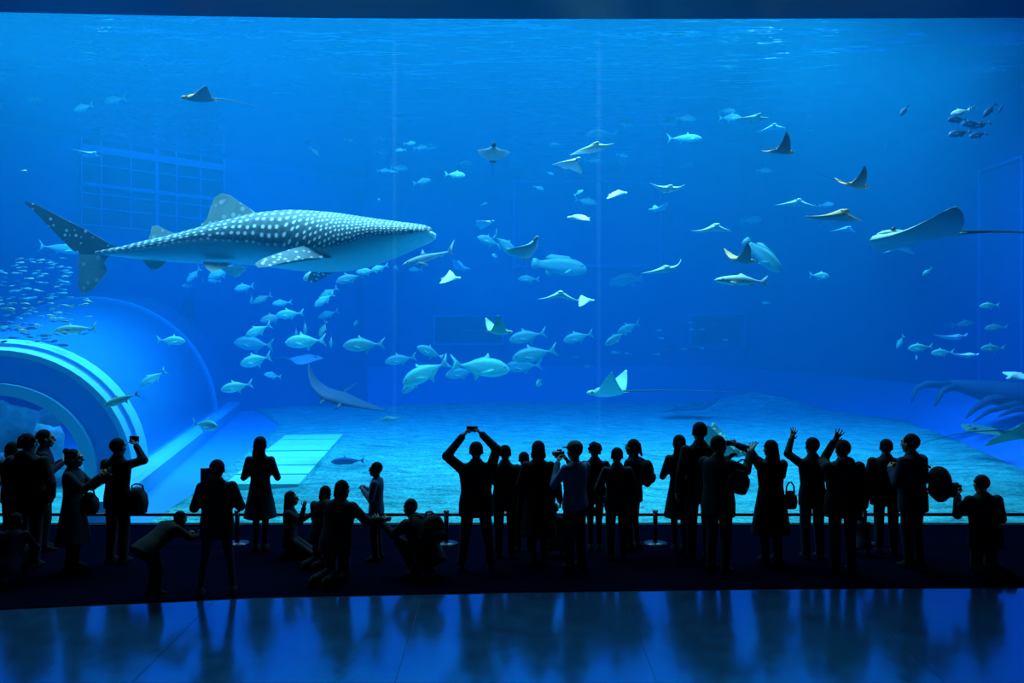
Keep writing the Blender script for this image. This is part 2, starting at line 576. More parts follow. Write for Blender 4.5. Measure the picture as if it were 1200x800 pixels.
# lattice gate on the angled wall
LW = lambda t: Vector((-7.65 - 12.35 * t, 40.5 - 10.5 * t, 0))
g0, g1 = LW(0.83), LW(0.465)
gd = (g1 - g0).normalized()
gate = empty('lattice_gate', g0 + Vector((gd.y, -gd.x, 0)) * 0.25 + Vector((0, 0, 7.75)), math.atan2(gd.y, gd.x))
tag(gate, 'dark lattice gate with pale bars high on the angled wall', 'gate')
GL, GH = (g1 - g0).length, 3.6
b = MB()
b.box((0, 0.02, 0), (GL, 0.1, GH))
b.build('panel', M['recess'], gate, smooth=False)
for i, (x, w_) in enumerate(((0.02, .05), (0.75, .05), (1.9, .05), (2.95, .14), (3.75, .05), (4.8, .05), (5.86, .08))):
    b = MB()
    b.box((x - w_ / 2, -0.05, 0), (x + w_ / 2, 0.02, GH))
    b.build('upright', M['bar'], gate, smooth=False)
for i, (z, w_) in enumerate(((0.03, .05), (0.75, .05), (1.35, .05), (1.72, .14), (2.55, .05), (3.2, .3))):
    b = MB()
    b.box((0, -0.06, z - w_ / 2), (GL, 0.01, z + w_ / 2))
    b.build('crossbar', M['bar'], gate, smooth=False)

# water
b = MB()
b.add([(-21, WIN_Y + 0.3, SURF_Z), (18, WIN_Y + 0.3, SURF_Z), (18, 42, SURF_Z), (-21, 42, SURF_Z)], [(0, 1, 2, 3)])
st(b.build('water_surface', M['surface'], smooth=False, recalc=False), 'rippled underside of the water surface')
b = MB()
wp = [(-19.95, WIN_Y + 0.03), (-19.95, 30), (-13.9, 35.12), (-7.65, 40.45), (12.1, 40.45), (13.95, 39.55), (15.15, 37.95), (16.15, 35.35), (16.85, 32), (16.95, WIN_Y + 0.03)]
n = len(wp)
b.add([(x, y, SURF_Z + 0.02) for x, y in wp] + [(x, y, -0.14) for x, y in wp], [tuple(range(n)), tuple(2 * n - 1 - i for i in range(n))] + [(i, n + i, n + (i + 1) % n, (i + 1) % n) for i in range(n)])
tag(b.build('water', M['water'], smooth=False), 'clear blue water filling the whole tank', 'water', None, 'stuff')

# ------------------------------------------------------------------ acrylic tunnel
TA = Vector((-0.182, 0.983, 0)).normalized()
TL_ = Vector((-TA.y, TA.x, 0))


def foot(Y): return Vector((-8.2 - (Y - 16.9) * 0.252, Y, 0.12))


def trad(Y): return 2.75 + (Y - 16.9) * 0.135


def ring_pts(Y, dr=0.0, n=28, r=None):
    rr = (trad(Y) if r is None else r) + dr
    c = foot(Y) + TL_ * trad(Y)
    return [c - TL_ * (rr * math.cos(math.pi * i / n)) + Vector((0, 0, rr * math.sin(math.pi * i / n))) for i in range(n + 1)]


def band(Ya, Yb, dr0, dr1, ra=None):
    b = MB()
    rr = [ring_pts(Ya, dr0, r=ra), ring_pts(Ya, dr1, r=ra), ring_pts(Yb, dr1, r=ra), ring_pts(Yb, dr0, r=ra)]
    m = len(rr[0])
    b.rings([[rr[j][i] for j in range(4)] for i in range(m)])
    return b


tun = empty('viewing_tunnel', foot(16.9) + TL_ * 2.75)
tag(tun, 'arched blue acrylic walk-through tunnel with pale ribs beside the sand', 'tunnel')
inv = Matrix.Translation(-tun.location)


def tp(b, name, mat, sm=True):
    o = b.build(name, mat, tun, smooth=sm)
    o.data.transform(inv)
    if sm: o.data.set_sharp_from_angle(angle=R(35))
    return o


for a, b_ in ((17.25, 29.5), (29.9, 34.2)):
    tp(band(a, b_, -0.08, 0.0), 'shell_panel', M['acrylic'])
tp(band(16.95, 17.6, -0.1, 0.05), 'rib', M['tunnel_rib'])
tp(band(16.72, 16.95, -0.14, -0.02), 'gasket', M['tunnel_gap'])
tp(band(16.3, 16.72, -0.12, 0.0), 'rib', M['tunnel_rib'])
tp(band(29.45, 29.75, -0.1, 0.05), 'rib', M['tunnel_rib'])
tp(band(29.75, 29.95, -0.12, 0.0), 'gasket', M['tunnel_gap'])
b = MB()                                            # end wall between the outer ring and the arch
o_, i_ = ring_pts(16.5, -0.1), ring_pts(16.5, 0, r=1.95)
m = len(o_)
b.add(o_ + i_, [(j, j + 1, m + j + 1, m + j) for j in range(m - 1)])
tp(b, 'end_wall', M['end_wall'])
tp(band(16.2, 16.55, -0.16, 0.08, 1.9), 'arch', M['tunnel_rib'])
b = MB()
pa, pb_ = foot(12.9), foot(34.4)
side = Vector((TA.y, -TA.x, 0))
b.rings([[p + side * -0.12 + Vector((0, 0, -0.3)), p + side * 0.42 + Vector((0, 0, -0.3)), p + side * 0.42 + Vector((0, 0, 0.08)), p + side * 0.30 + Vector((0, 0, 0.14)), p + side * -0.12 + Vector((0, 0, 0.14))] for p in (pa, pb_)])
tp(b, 'curb', M['curb'], False)

# walkway of pale slabs on the sand
wk = empty('slab_walkway', (-6.0, 20.5, -0.05))
tag(wk, 'pale ribbed walkway of seven wide slabs lying on the sand', 'walkway')
c0, c1, c2, c3 = FL(335, 509, 0.05), FL(402, 508, 0.05), FL(350, 567, 0.05), FL(262, 567, 0.05)
for i in range(7):
    t0, t1 = i / 7 + 0.006, (i + 1) / 7 - 0.006
    q = [c0.lerp(c3, t0), c1.lerp(c2, t0), c1.lerp(c2, t1), c0.lerp(c3, t1)]
    b = MB()
    dz = random.uniform(-0.01, 0.01)
    b.add([p + Vector((0, 0, dz)) for p in q] + [Vector((p.x, p.y, -0.10)) for p in q], [(0, 1, 2, 3), (7, 6, 5, 4)] + [(j, 4 + j, 4 + (j + 1) % 4, (j + 1) % 4) for j in range(4)])
    o = b.build('slab', M['plank'], wk, smooth=False)
    o.data.transform(Matrix.Translation(-wk.location))


def rock(name, label, loc, r, mat, seed, cat='rock', group=None):
    rnd = random.Random(seed)
    bm = bmesh.new()
    bmesh.ops.create_icosphere(bm, subdivisions=3, radius=1)
    ph = [rnd.uniform(0, 6) for _ in range(6)]
    for v in bm.verts:
        p = v.co
        k_ = 1 + 0.22 * math.sin(3 * p.x + ph[0]) * math.sin(3.3 * p.y + ph[1]) + 0.14 * math.sin(6.1 * p.z + ph[2]) + 0.10 * math.sin(8 * p.x + ph[3]) * math.cos(7 * p.y + ph[4])
        v.co = Vector((p.x * r[0], p.y * r[1], max(p.z, -0.35) * r[2])) * k_
    me = bpy.data.meshes.new(name)
    bm.to_mesh(me)
    bm.free()
    me.materials.append(mat)
    me.polygons.foreach_set('use_smooth', [True] * len(me.polygons))
    return tag(link(name, me, None, loc), label, cat, group)


RK = [(P(-8, 500, 18.8), (0.9, .7, 1.5), 'rock', 'broad dark reef rock just inside the tunnel arch'),
      (P(42, 500, 20.4), (0.55, .5, 1.05), 'rock', 'low dark reef rock at the middle of the tunnel arch'),
      (P(54, 500, 18.2), (0.34, .34, .95), 'coral', 'pale knobbly coral head under the tunnel arch'),
      (P(16, 540, 17.0), (0.45, .35, 0.4), 'coral', 'flat pale coral on the sand inside the arch')]
for i, (p, r, m_, lab) in enumerate(RK):
    rock('reef_rock' if m_ == 'rock' else 'coral_head', lab, (p.x, p.y, 0.1), r, M[m_], 11 + i, 'rock' if m_ == 'rock' else 'coral')

# dark branching snag of unidentified kind on the bank by the side wall
sn = empty('branching_form', P(1200, 468, 23.5))
tag(sn, 'dark branching snag with drooping branches on the bank by the side wall', 'driftwood')
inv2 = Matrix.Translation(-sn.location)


def form(name, pts, rad, squash=None):
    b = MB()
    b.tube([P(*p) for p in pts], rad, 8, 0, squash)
    o = b.build(name, M['form_tone'], sn)
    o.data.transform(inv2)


form('core', [(1098, 450, 24.2), (1125, 452, 24), (1155, 458, 23.7), (1185, 463, 23.5), (1225, 470, 23.2)], [0.10, 0.2, 0.32, 0.42, 0.46])
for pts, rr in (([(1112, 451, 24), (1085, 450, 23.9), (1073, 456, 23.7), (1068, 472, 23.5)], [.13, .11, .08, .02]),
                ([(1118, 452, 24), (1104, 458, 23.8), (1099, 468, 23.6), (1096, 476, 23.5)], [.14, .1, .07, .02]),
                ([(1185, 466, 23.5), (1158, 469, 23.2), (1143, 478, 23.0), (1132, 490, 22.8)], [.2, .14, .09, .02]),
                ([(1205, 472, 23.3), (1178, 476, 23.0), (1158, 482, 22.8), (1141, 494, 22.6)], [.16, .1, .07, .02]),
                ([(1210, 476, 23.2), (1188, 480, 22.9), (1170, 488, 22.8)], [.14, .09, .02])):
    form('branch', pts, rr)

# low barrier in front of the window
br = empty('barrier_rail', (0, 11.2, 0.012))
tag(br, 'low dark metal barrier rail running along the window', 'barrier')
b = MB()
b.tube([(x, 0, 0.425) for x in (-12.6, -6, 0, 6, 12.6)], 0.024, 8)
b.build('rail', M['rail'], br)
for px in (-212, 33, 278, 523, 768, 1013, 1258):
    b = MB()
    x = xb(px, 11.2)
    b.tube([(x, 0, 0), (x, 0, 0.47)], 0.035, 10)
    b.ball((x, 0, 0.475), (0.045, 0.045, 0.02), 10, 6)
    po = b.build('post', M['rail'], br)
    b = MB()
    b.tube([(x, 0, 0.0), (x, 0, 0.012), (x, 0, 0.03)], [0.17, 0.17, 0.05], 20)
    b.build('base_plate', M['rail'], po)

# ================================================================== SEA LIFE
def skin(name, back, belly, lo=-0.04, hi=0.05, rough=0.45, spec=0.5, spots=None):
    """fish skin: a darker back that passes into a paler belly, faint scale mottling"""
    k = NT(name)
    sep = k.n('SeparateXYZ')
    c = k.coord()
    k.l(c, sep.inputs[0])
    f = k.ramp(k.math('ADD', sep.outputs[2], k.math('MULTIPLY', k.math('SUBTRACT', k.noise(9, 2, c), 0.5), 0.05)), lo, hi)
    col = k.mix(f, belly, back)
    col = k.mix(k.math('MULTIPLY', k.noise(40, 2, c), 0.3), col, tuple(x * 0.6 for x in back))
    if spots:
        vo = k.n('TexVoronoi')
        vo.inputs['Scale'].default_value = spots[0]
        k.l(c, vo.inputs['Vector'])
        col = k.mix(k.math('LESS_THAN', vo.outputs['Distance'], spots[1]), col, spots[2])
    k.l(col, k.b.inputs['Base Color'])
    k.b.inputs['Roughness'].default_value = rough
    k.b.inputs['Specular IOR Level'].default_value = spec
    return k.m


M['silver'] = skin('silver_fish_skin', (0.14, 0.50, 0.35), (0.36, 0.88, 0.62))
M['grey_fish'] = skin('grey_fish_skin', (0.06, 0.25, 0.20), (0.20, 0.54, 0.44))
M['dark_fish'] = skin('dark_fish_skin', (0.03, 0.09, 0.24), (0.05, 0.13, 0.30))
M['olive'] = skin('olive_fish_skin', (0.20, 0.36, 0.20), (0.50, 0.64, 0.42))
M['yellow'] = skin('yellow_fish_skin', (0.62, 0.60, 0.22), (0.60, 0.70, 0.55))
M['white_fish'] = skin('white_fish_skin', (0.85, 0.98, 0.86), (0.92, 0.97, 0.88))
M['fish_eye'] = pm('fish_eye', (0.01, 0.01, 0.012), 0.2, 0.1)
M['shark_grey'] = skin('shark_skin', (0.12, 0.19, 0.22), (0.34, 0.42, 0.44))

PROF = {
    'trevally': dict(x=[0, .03, .09, .18, .30, .44, .58, .70, .78, .82], t=[.0, .05, .10, .145, .165, .155, .115, .055, .022, .018],
                     b=[-.012, -.05, -.085, -.12, -.145, -.14, -.105, -.05, -.02, -.018], w=[.008, .035, .058, .078, .085, .078, .06, .03, .012, .007],
                     tail=[(.80, .02), (.90, .09), (1.0, .17), (.925, .03), (.925, -.03), (1.0, -.17), (.90, -.09), (.80, -.02)],
                     dor=[(.34, .15), (.385, .245), (.43, .18), (.56, .13), (.72, .05)], ana=[(.48, -.125), (.55, -.235), (.58, -.14), (.72, -.05)], pec=(.27, -.02, .22, -.07)),
    'tuna': dict(x=[0, .04, .12, .22, .36, .50, .62, .74, .82, .87], t=[.0, .04, .08, .105, .115, .10, .075, .038, .014, .012],
                 b=[-.01, -.04, -.075, -.10, -.11, -.10, -.075, -.036, -.014, -.012], w=[.008, .035, .058, .072, .076, .066, .045, .022, .012, .007],
                 tail=[(.86, .015), (.92, .07), (1.0, .16), (.94, .03), (.94, -.03), (1.0, -.16), (.92, -.07), (.86, -.015)],
                 dor=[(.36, .11), (.40, .17), (.45, .10), (.56, .09), (.62, .075)], ana=[(.54, -.085), (.61, -.16), (.62, -.075), (.70, -.05)], pec=(.24, -.02, .16, -.05)),
    'grouper': dict(x=[0, .03, .10, .20, .34, .48, .60, .72, .82, .86], t=[.02, .07, .115, .15, .17, .165, .14, .10, .07, .065],
                    b=[-.03, -.08, -.115, -.14, -.15, -.14, -.115, -.085, -.065, -.06], w=[.03, .06, .085, .105, .11, .10, .08, .05, .025, .015],
                    tail=[(.85, .065), (.93, .10), (.985, .09), (1.0, 0), (.985, -.09), (.93, -.10), (.85, -.065)],
                    dor=[(.28, .16), (.34, .20), (.50, .195), (.66, .20), (.74, .15), (.76, .09)], ana=[(.58, -.12), (.66, -.20), (.72, -.17), (.75, -.08)], pec=(.30, -.05, .15, -.09)),
    'shark': dict(x=[0, .04, .10, .20, .32, .45, .58, .70, .78, .83], t=[.0, .025, .048, .068, .075, .066, .048, .030, .022, .018],
                  b=[-.008, -.028, -.045, -.058, -.062, -.056, -.042, -.026, -.018, -.014], w=[.01, .035, .05, .062, .064, .055, .04, .024, .014, .008],
                  tail=[(.81, .02), (.90, .10), (1.0, .19), (.93, .06), (.88, -.005), (.92, -.085), (.85, -.05), (.81, -.015)],
                  dor=[(.34, .07), (.42, .165), (.43, .10), (.46, .062)], ana=[(.66, -.03), (.70, -.065), (.72, -.03), (.735, -.024)], pec=(.27, -.045, .17, -.08)),
    'cobia': dict(x=[0, .04, .12, .22, .36, .50, .62, .74, .82, .86], t=[.0, .03, .055, .075, .095, .10, .075, .04, .022, .02],
                  b=[-.02, -.04, -.055, -.07, -.08, -.075, -.06, -.034, -.02, -.018], w=[.025, .05, .062, .068, .07, .062, .045, .024, .012, .008],
                  tail=[(.85, .02), (.93, .08), (1.0, .13), (.945, .02), (.955, -.03), (1.0, -.11), (.92, -.06), (.85, -.02)],
                  dor=[(.40, .095), (.47, .135), (.56, .10), (.68, .06)], ana=[(.62, -.06), (.67, -.11), (.69, -.06), (.72, -.045)], pec=(.26, -.03, .16, -.06)),
}


def fish_mesh(kind, mat, bend, lo=False):
    p = PROF[kind]
    b = MB()
    seg = 8 if lo else 12
    rr = []
    for x, t, bo, w_ in zip(p['x'], p['t'], p['b'], p['w']):
        r = []
        for j in range(seg):
            u = 2 * math.pi * j / seg
            s, c_ = math.sin(u), math.cos(u)
            r.append((x - 0.5, w_ * c_, (t if s > 0 else -bo) * s + 0.0))
        rr.append(r)
    b.rings(rr)
    pl = lambda q, th, roots: b.plate([(x - 0.5, 0, z) for x, z in q], th, (0, 1, 0), 0, 0.3, roots)
    pl(p['tail'], 0.008, 1)
    if not lo:
        pl([(p['dor'][0][0], p['dor'][0][1] - .03)] + p['dor'] + [(p['dor'][-1][0] - .05, p['dor'][-1][1] - .02)], 0.007, 1)
        pl([(p['ana'][0][0], p['ana'][0][1] + .03)] + p['ana'] + [(p['ana'][-1][0] - .05, p['ana'][-1][1] + .02)], 0.007, 1)
        x0, z0, L, dz = p['pec']
        wmax = max(p['w'])
        for s in (-1, 1):
            q = [(x0 - .5, s * wmax * .9, z0 + .02), (x0 + L * .5 - .5, s * (wmax + .05), z0 + dz * .3), (x0 + L - .5, s * (wmax + .06), z0 + dz), (x0 + L * .4 - .5, s * (wmax + .02), z0 + dz * .9), (x0 - .5, s * wmax * .85, z0 - .03)]
            b.plate(q, 0.006, (0, 1, 0.2), 0, 0.4, 1)
            b.ball((p['x'][2] - .5, s * p['w'][2] * .9, p['t'][2] * .35), (.014, .006, .014), 8, 5, 1)
    v = []
    for x, y, z in b.v:
        t = max(0, x + 0.15)
        v.append((x, y + bend * t * t, z))
    b.v = v
    return b.mesh(kind, [mat, M['fish_eye']])


_fm = {}


def fish(kind, mat, px, py, ln, hd, tilt, Y, label, cat='fish', group=None, yaw=None, bend=0.0, roll=0.0, name=None):
    """ln: length in pixels as it would show side-on; hd L/R/T(owards)/A(way); tilt > 0: nose down"""
    lo = ln < 13
    key = (kind, mat, bend, lo)
    if key not in _fm: _fm[key] = fish_mesh(kind, M[mat], bend, lo)
    base = {'L': 0, 'R': 180, 'T': 70, 'A': -70}[hd]
    rot = Matrix.Rotation(R(base + (yaw if yaw is not None else random.uniform(-16, 16))), 3, 'Z') @ Matrix.Rotation(R(-tilt), 3, 'Y') @ Matrix.Rotation(R(roll), 3, 'X')
    o = link(name or kind, _fm[key], None, P(px, py, Y), rot.to_euler())
    s = ln / F * Y
    o.scale = (s, s, s)
    return tag(o, label, cat, group)


# ------------------------------------------------------------------ the whale shark
def whale_shark():
    Y0 = 16.0
    ST = [(508, 270.5, 274, 278, .22), (505.5, 267.5, 275, 280.5, .55), (500, 265.5, 276.5, 283, .72), (490, 264, 278, 287, .84), (470, 261.5, 280, 297, .94), (440, 257.5, 283, 309, 1.02),
          (410, 252.5, 293, 316, 1.03), (380, 249, 296, 318, 1.0), (345, 247, 294, 316.5, .92), (310, 249.5, 289, 312, .80), (275, 256.5, 285, 309.5, .66),
          (240, 266, 283.5, 309, .52), (205, 275, 288, 307, .38), (170, 282.5, 292.5, 304.5, .26), (145, 288.5, 295, 301.5, .17), (130, 291, 296, 300, .11), (112, 294, 297, 299.5, .04)]
    ST = ST[::-1]
    A = np.array(ST, float)
    n = 90
    xs = np.linspace(0, len(A) - 1, n)
    i0 = np.clip(xs.astype(int), 0, len(A) - 2)
    t = xs - i0
    # Catmull-Rom through the stations
    g = lambda i: A[np.clip(i, 0, len(A) - 1)]
    p0, p1, p2, p3 = g(i0 - 1), g(i0), g(i0 + 1), g(i0 + 2)
    t = t[:, None]
    B = 0.5 * (2 * p1 + (p2 - p0) * t + (2 * p0 - 5 * p1 + 4 * p2 - p3) * t ** 2 + (3 * p1 - p0 - 3 * p2 + p3) * t ** 3)
    seg = 40
    org = P(300, 285, Y0)
    b = MB()
    rings, att = [], []
    cu = 0.0
    lastx = None
    for px, tp_, kp, bp_, w_ in B:
        if lastx is not None:
            f_ = min(1, max(0, (px - 345) / 60))
            cu += (px - lastx) / (9.0 * (1 - f_) + 4.6 * f_)
        lastx = px
        f_ = min(1, max(0, (px - 345) / 60))
        rows = 6.0 * (1 - f_) + 11.0 * f_
        w_ = max(w_, 0.02)
        c_ = P(px, kp, Y0)
        zt, zb_ = (kp - tp_) / F * Y0, (bp_ - kp) / F * Y0
        r = []
        for j in range(seg):
            u = 2 * math.pi * j / seg              # 0: near keel, pi/2: top
            s, co = math.sin(u), math.cos(u)
            yy = w_ * math.copysign(abs(co) ** 0.85, co)
            zz = zt * s if s >= 0 else zb_ * s
            r.append(Vector((c_.x, Y0 - yy, c_.z + zz)) - org)
            a = math.degrees(math.asin(max(-1, min(1, s))))
            v_ = (90 - a) / 90.0                   # 0 at the ridge of the back, 1 at the keel, 2 at the belly
            att.append((cu, v_ * rows, v_))
        rings.append(r)
    b.rings(rings)

    def fin(pts, yo, th, roots=2, ny=(0, 1, 0), mi=1):
        n0 = len(b.v)
        q = []
        for x, y, d in pts:
            p_ = P(x, y, Y0 - abs(d)) - org
            if d > 0: p_.y *= -1
            q.append(p_)
        b.plate(q, th, ny, mi, 0.2, roots)
        att.extend([(0, 0, 0)] * (len(b.v) - n0))

    d3 = lambda q: [(x, y, 0.0) for x, y in q]
    fin(d3([(302, 252), (240, 270), (236, 263), (243, 256), (247, 243), (252, 231), (260, 226.5), (268, 228), (280, 236), (292, 244)]), 0, .09)
    fin(d3([(208, 277), (176, 284), (174.5, 279), (177, 272), (178, 265), (184, 264), (194, 269), (203, 273)]), 0, .05)
    fin(d3([(145, 291), (120, 299), (97, 299), (85, 293), (62, 270), (40, 247), (29, 238), (30, 235.5), (45, 240.5), (75, 256), (105, 271.5), (130, 286)]), 0, .05, 2, (0, 1, 0), 2)
    fin(d3([(132, 293), (118, 298), (96, 294), (92, 306), (93, 322), (92, 334), (95, 345.5), (106, 341), (118, 329), (126, 317), (123, 306), (128, 300)]), 0, .05)
    for s in (-1, 1):
        fin([(272, 308, s * .42), (238, 307, s * .36), (242, 314, s * .55), (248, 319, s * .66), (257, 316, s * .60), (268, 311, s * .5)], 0, .04, 2, (0, 1, .3))
        fin([(392, 299, s * .80), (368, 287, s * .84), (345, 291, s * 1.12), (325, 297, s * 1.4), (308, 303, s * 1.65), (299, 309, s * 1.82), (302, 313, s * 1.87), (312, 312.5, s * 1.8), (333, 307, s * 1.6), (360, 302, s * 1.32), (382, 302, s * 1.0)], 0, .05, 2, (0, .6, .8), 2)
    fin(d3([(196, 306), (166, 303), (172, 311), (179, 317), (187, 314), (193, 309)]), 0, .035)

    k = NT('whale_shark_skin')
    at = k.n('Attribute', attribute_name='spotmap')
    sep = k.n('SeparateXYZ')
    k.l(at.outputs['Vector'], sep.inputs[0])
    com = k.n('CombineXYZ')
    k.l(sep.outputs[0], com.inputs[0])
    k.l(sep.outputs[1], com.inputs[1])
    vo = k.n('TexVoronoi', voronoi_dimensions='2D')
    vo.inputs['Scale'].default_value = 1.0
    vo.inputs['Randomness'].default_value = 0.35
    k.l(com.outputs[0], vo.inputs['Vector'])
    spot = k.ramp(vo.outputs['Distance'], 0.29, 0.19)
    bars = k.ramp(k.math('ABSOLUTE', k.math('SUBTRACT', k.math('FRACT', sep.outputs[0]), 0.5)), 0.16, 0.02)
    rows = k.ramp(k.math('ABSOLUTE', k.math('SUBTRACT', k.math('FRACT', k.math('ADD', sep.outputs[1], 0.5)), 0.5)), 0.2, 0.02)
    back = k.mix(k.noise(5, 3, k.coord()), (0.010, 0.036, 0.045), (0.026, 0.066, 0.072))
    back = k.mix(k.math('MULTIPLY', k.math('MAXIMUM', bars, rows), 0.20), back, (0.30, 0.42, 0.42))
    back = k.mix(spot, back, (0.92, 0.95, 0.90))
    f = k.ramp(k.math('ADD', sep.outputs[2], k.math('MULTIPLY', k.noise(3, 2, k.coord()), 0.08)), 1.02, 1.14)
    col = k.mix(f, back, (0.42, 0.62, 0.60))
    k.l(col, k.b.inputs['Base Color'])
    k.b.inputs['Roughness'].default_value = 0.55
    k2 = NT('whale_shark_fin_skin')
    vo = k2.n('TexVoronoi')
    vo.inputs['Scale'].default_value = 6.0
    vo.inputs['Randomness'].default_value = 0.8
    k2.l(k2.coord(), vo.inputs['Vector'])
    base = k2.mix(k2.noise(3.5, 3, k2.coord()), (0.20, 0.30, 0.27), (0.62, 0.72, 0.60))
    k2.l(k2.mix(k2.ramp(vo.outputs['Distance'], 0.34, 0.24), base, (0.88, 0.92, 0.85)), k2.b.inputs['Base Color'])
    k2.b.inputs['Roughness'].default_value = 0.6
    k3 = NT('whale_shark_dark_fin_skin')
    vo = k3.n('TexVoronoi')
    vo.inputs['Scale'].default_value = 9.0
    vo.inputs['Randomness'].default_value = 0.6
    k3.l(k3.coord(), vo.inputs['Vector'])
    base = k3.mix(k3.noise(3.5, 3, k3.coord()), (0.030, 0.060, 0.075), (0.07, 0.13, 0.14))
    k3.l(k3.mix(k3.ramp(vo.outputs['Distance'], 0.36, 0.26), base, (0.75, 0.82, 0.74)), k3.b.inputs['Base Color'])
    k3.b.inputs['Roughness'].default_value = 0.6
    me = b.mesh('whale_shark', [k.m, k2.m, k3.m], recalc=True)
    a = me.attributes.new('spotmap', 'FLOAT_VECTOR', 'POINT')
    a.data.foreach_set('vector', np.array(att, np.float32).ravel())
    me.set_sharp_from_angle(angle=R(70))
    o = link('whale_shark', me, None, org)
    tag(o, 'huge white-spotted whale shark cruising past with its tail swept up', 'whale shark')
    for s in (-1, 1):
        e = MB()
        q = P(488, 277.5, Y0) - org
        e.ball((q.x, s * 0.845, q.z), (0.045, 0.03, 0.045), 10, 8)
        e.build('eye', M['fish_eye'], o)
    # pale lip of the wide mouth
    e = MB()
    e.tube([P(499, 278.5, Y0) - org + Vector((0, -.66, 0)), P(506.5, 276, Y0) - org + Vector((0, -.36, 0)), P(508.5, 275.5, Y0) - org, P(506.5, 276, Y0) - org + Vector((0, .36, 0)), P(499, 278.5, Y0) - org + Vector((0, .66, 0))], [.02, .045, .05, .045, .02], 8)
    e.build('mouth', M['white_fish'], o)
    return o


whale_shark()

# ------------------------------------------------------------------ rays
M['ray_tail'] = pm('ray_tail_skin', (0.05, 0.09, 0.08), 0.6, .3, 4)
RAYM = {
    'dark': (pm('ray_back_dark', (0.05, 0.09, 0.12), 0.6, .3, 4), pm('ray_belly_pale', (0.55, 0.66, 0.68), 0.6, .12, 4)),
    'pale': (pm('ray_back_pale', (0.66, 0.76, 0.68), 0.6, .2, 4), pm('ray_belly_grey', (0.34, 0.44, 0.48), 0.6, .15, 4)),
    'tan': (pm('ray_back_tan', (1.0, 0.36, 0.07), 0.6, .2, 4), pm('ray_belly_slate', (0.10, 0.17, 0.22), 0.6, .2, 4)),
    'white': (pm('ray_back_white', (0.90, 0.93, 0.86), 0.6, .1, 4), pm('ray_belly_white', (0.7, 0.78, 0.78), 0.6, .1, 4)),
    'grey': (pm('ray_back_grey', (0.22, 0.32, 0.36), 0.6, .25, 4), pm('ray_belly_mid', (0.42, 0.52, 0.55), 0.6, .15, 4)),
    'green': (pm('ray_back_green', (0.50, 0.62, 0.36), 0.6, .25, 4), pm('ray_belly_lime', (0.50, 0.66, 0.62), 0.6, .15, 4)),
    'spot': (skin('leopard_ray_back', (0.07, 0.19, 0.10), (0.07, 0.19, 0.10), spots=(11, .30, (0.62, 0.72, 0.36))), pm('leopard_ray_belly', (0.16, 0.34, 0.22), 0.6, .15, 4)),
    'sand': (pm('ray_back_sand', (0.62, 0.66, 0.52), 0.6, .2, 4), pm('ray_belly_steel', (0.30, 0.40, 0.44), 0.6, .15, 4)),
    'olive': (pm('ray_back_olive', (0.12, 0.24, 0.12), 0.6, .3, 4), pm('ray_belly_olive', (0.20, 0.32, 0.24), 0.6, .2, 4)),
    'shadow': (pm('ray_back_black', (0.02, 0.04, 0.08), 0.7, .3, 4), pm('ray_belly_dim', (0.05, 0.09, 0.15), 0.7, .15, 4)),
}
PLAN = {   # half span s -> leading and trailing edge (x forward is negative), unit half span
    'eagle': ([0, .08, .2, .4, .6, .8, 1.0], [-.62, -.56, -.40, -.27, -.15, .0, .22], [.34, .35, .36, .34, .32, .30, .27]),
    'sting': ([0, .1, .25, .45, .65, .82, .94, 1.0], [-.86, -.80, -.66, -.50, -.34, -.17, -.02, .12], [.92, .90, .80, .68, .56, .43, .30, .18]),
    'manta': ([0, .1, .22, .4, .6, .8, 1.0], [-.40, -.40, -.38, -.30, -.16, .04, .32], [.36, .36, .34, .28, .28, .32, .38]),
}


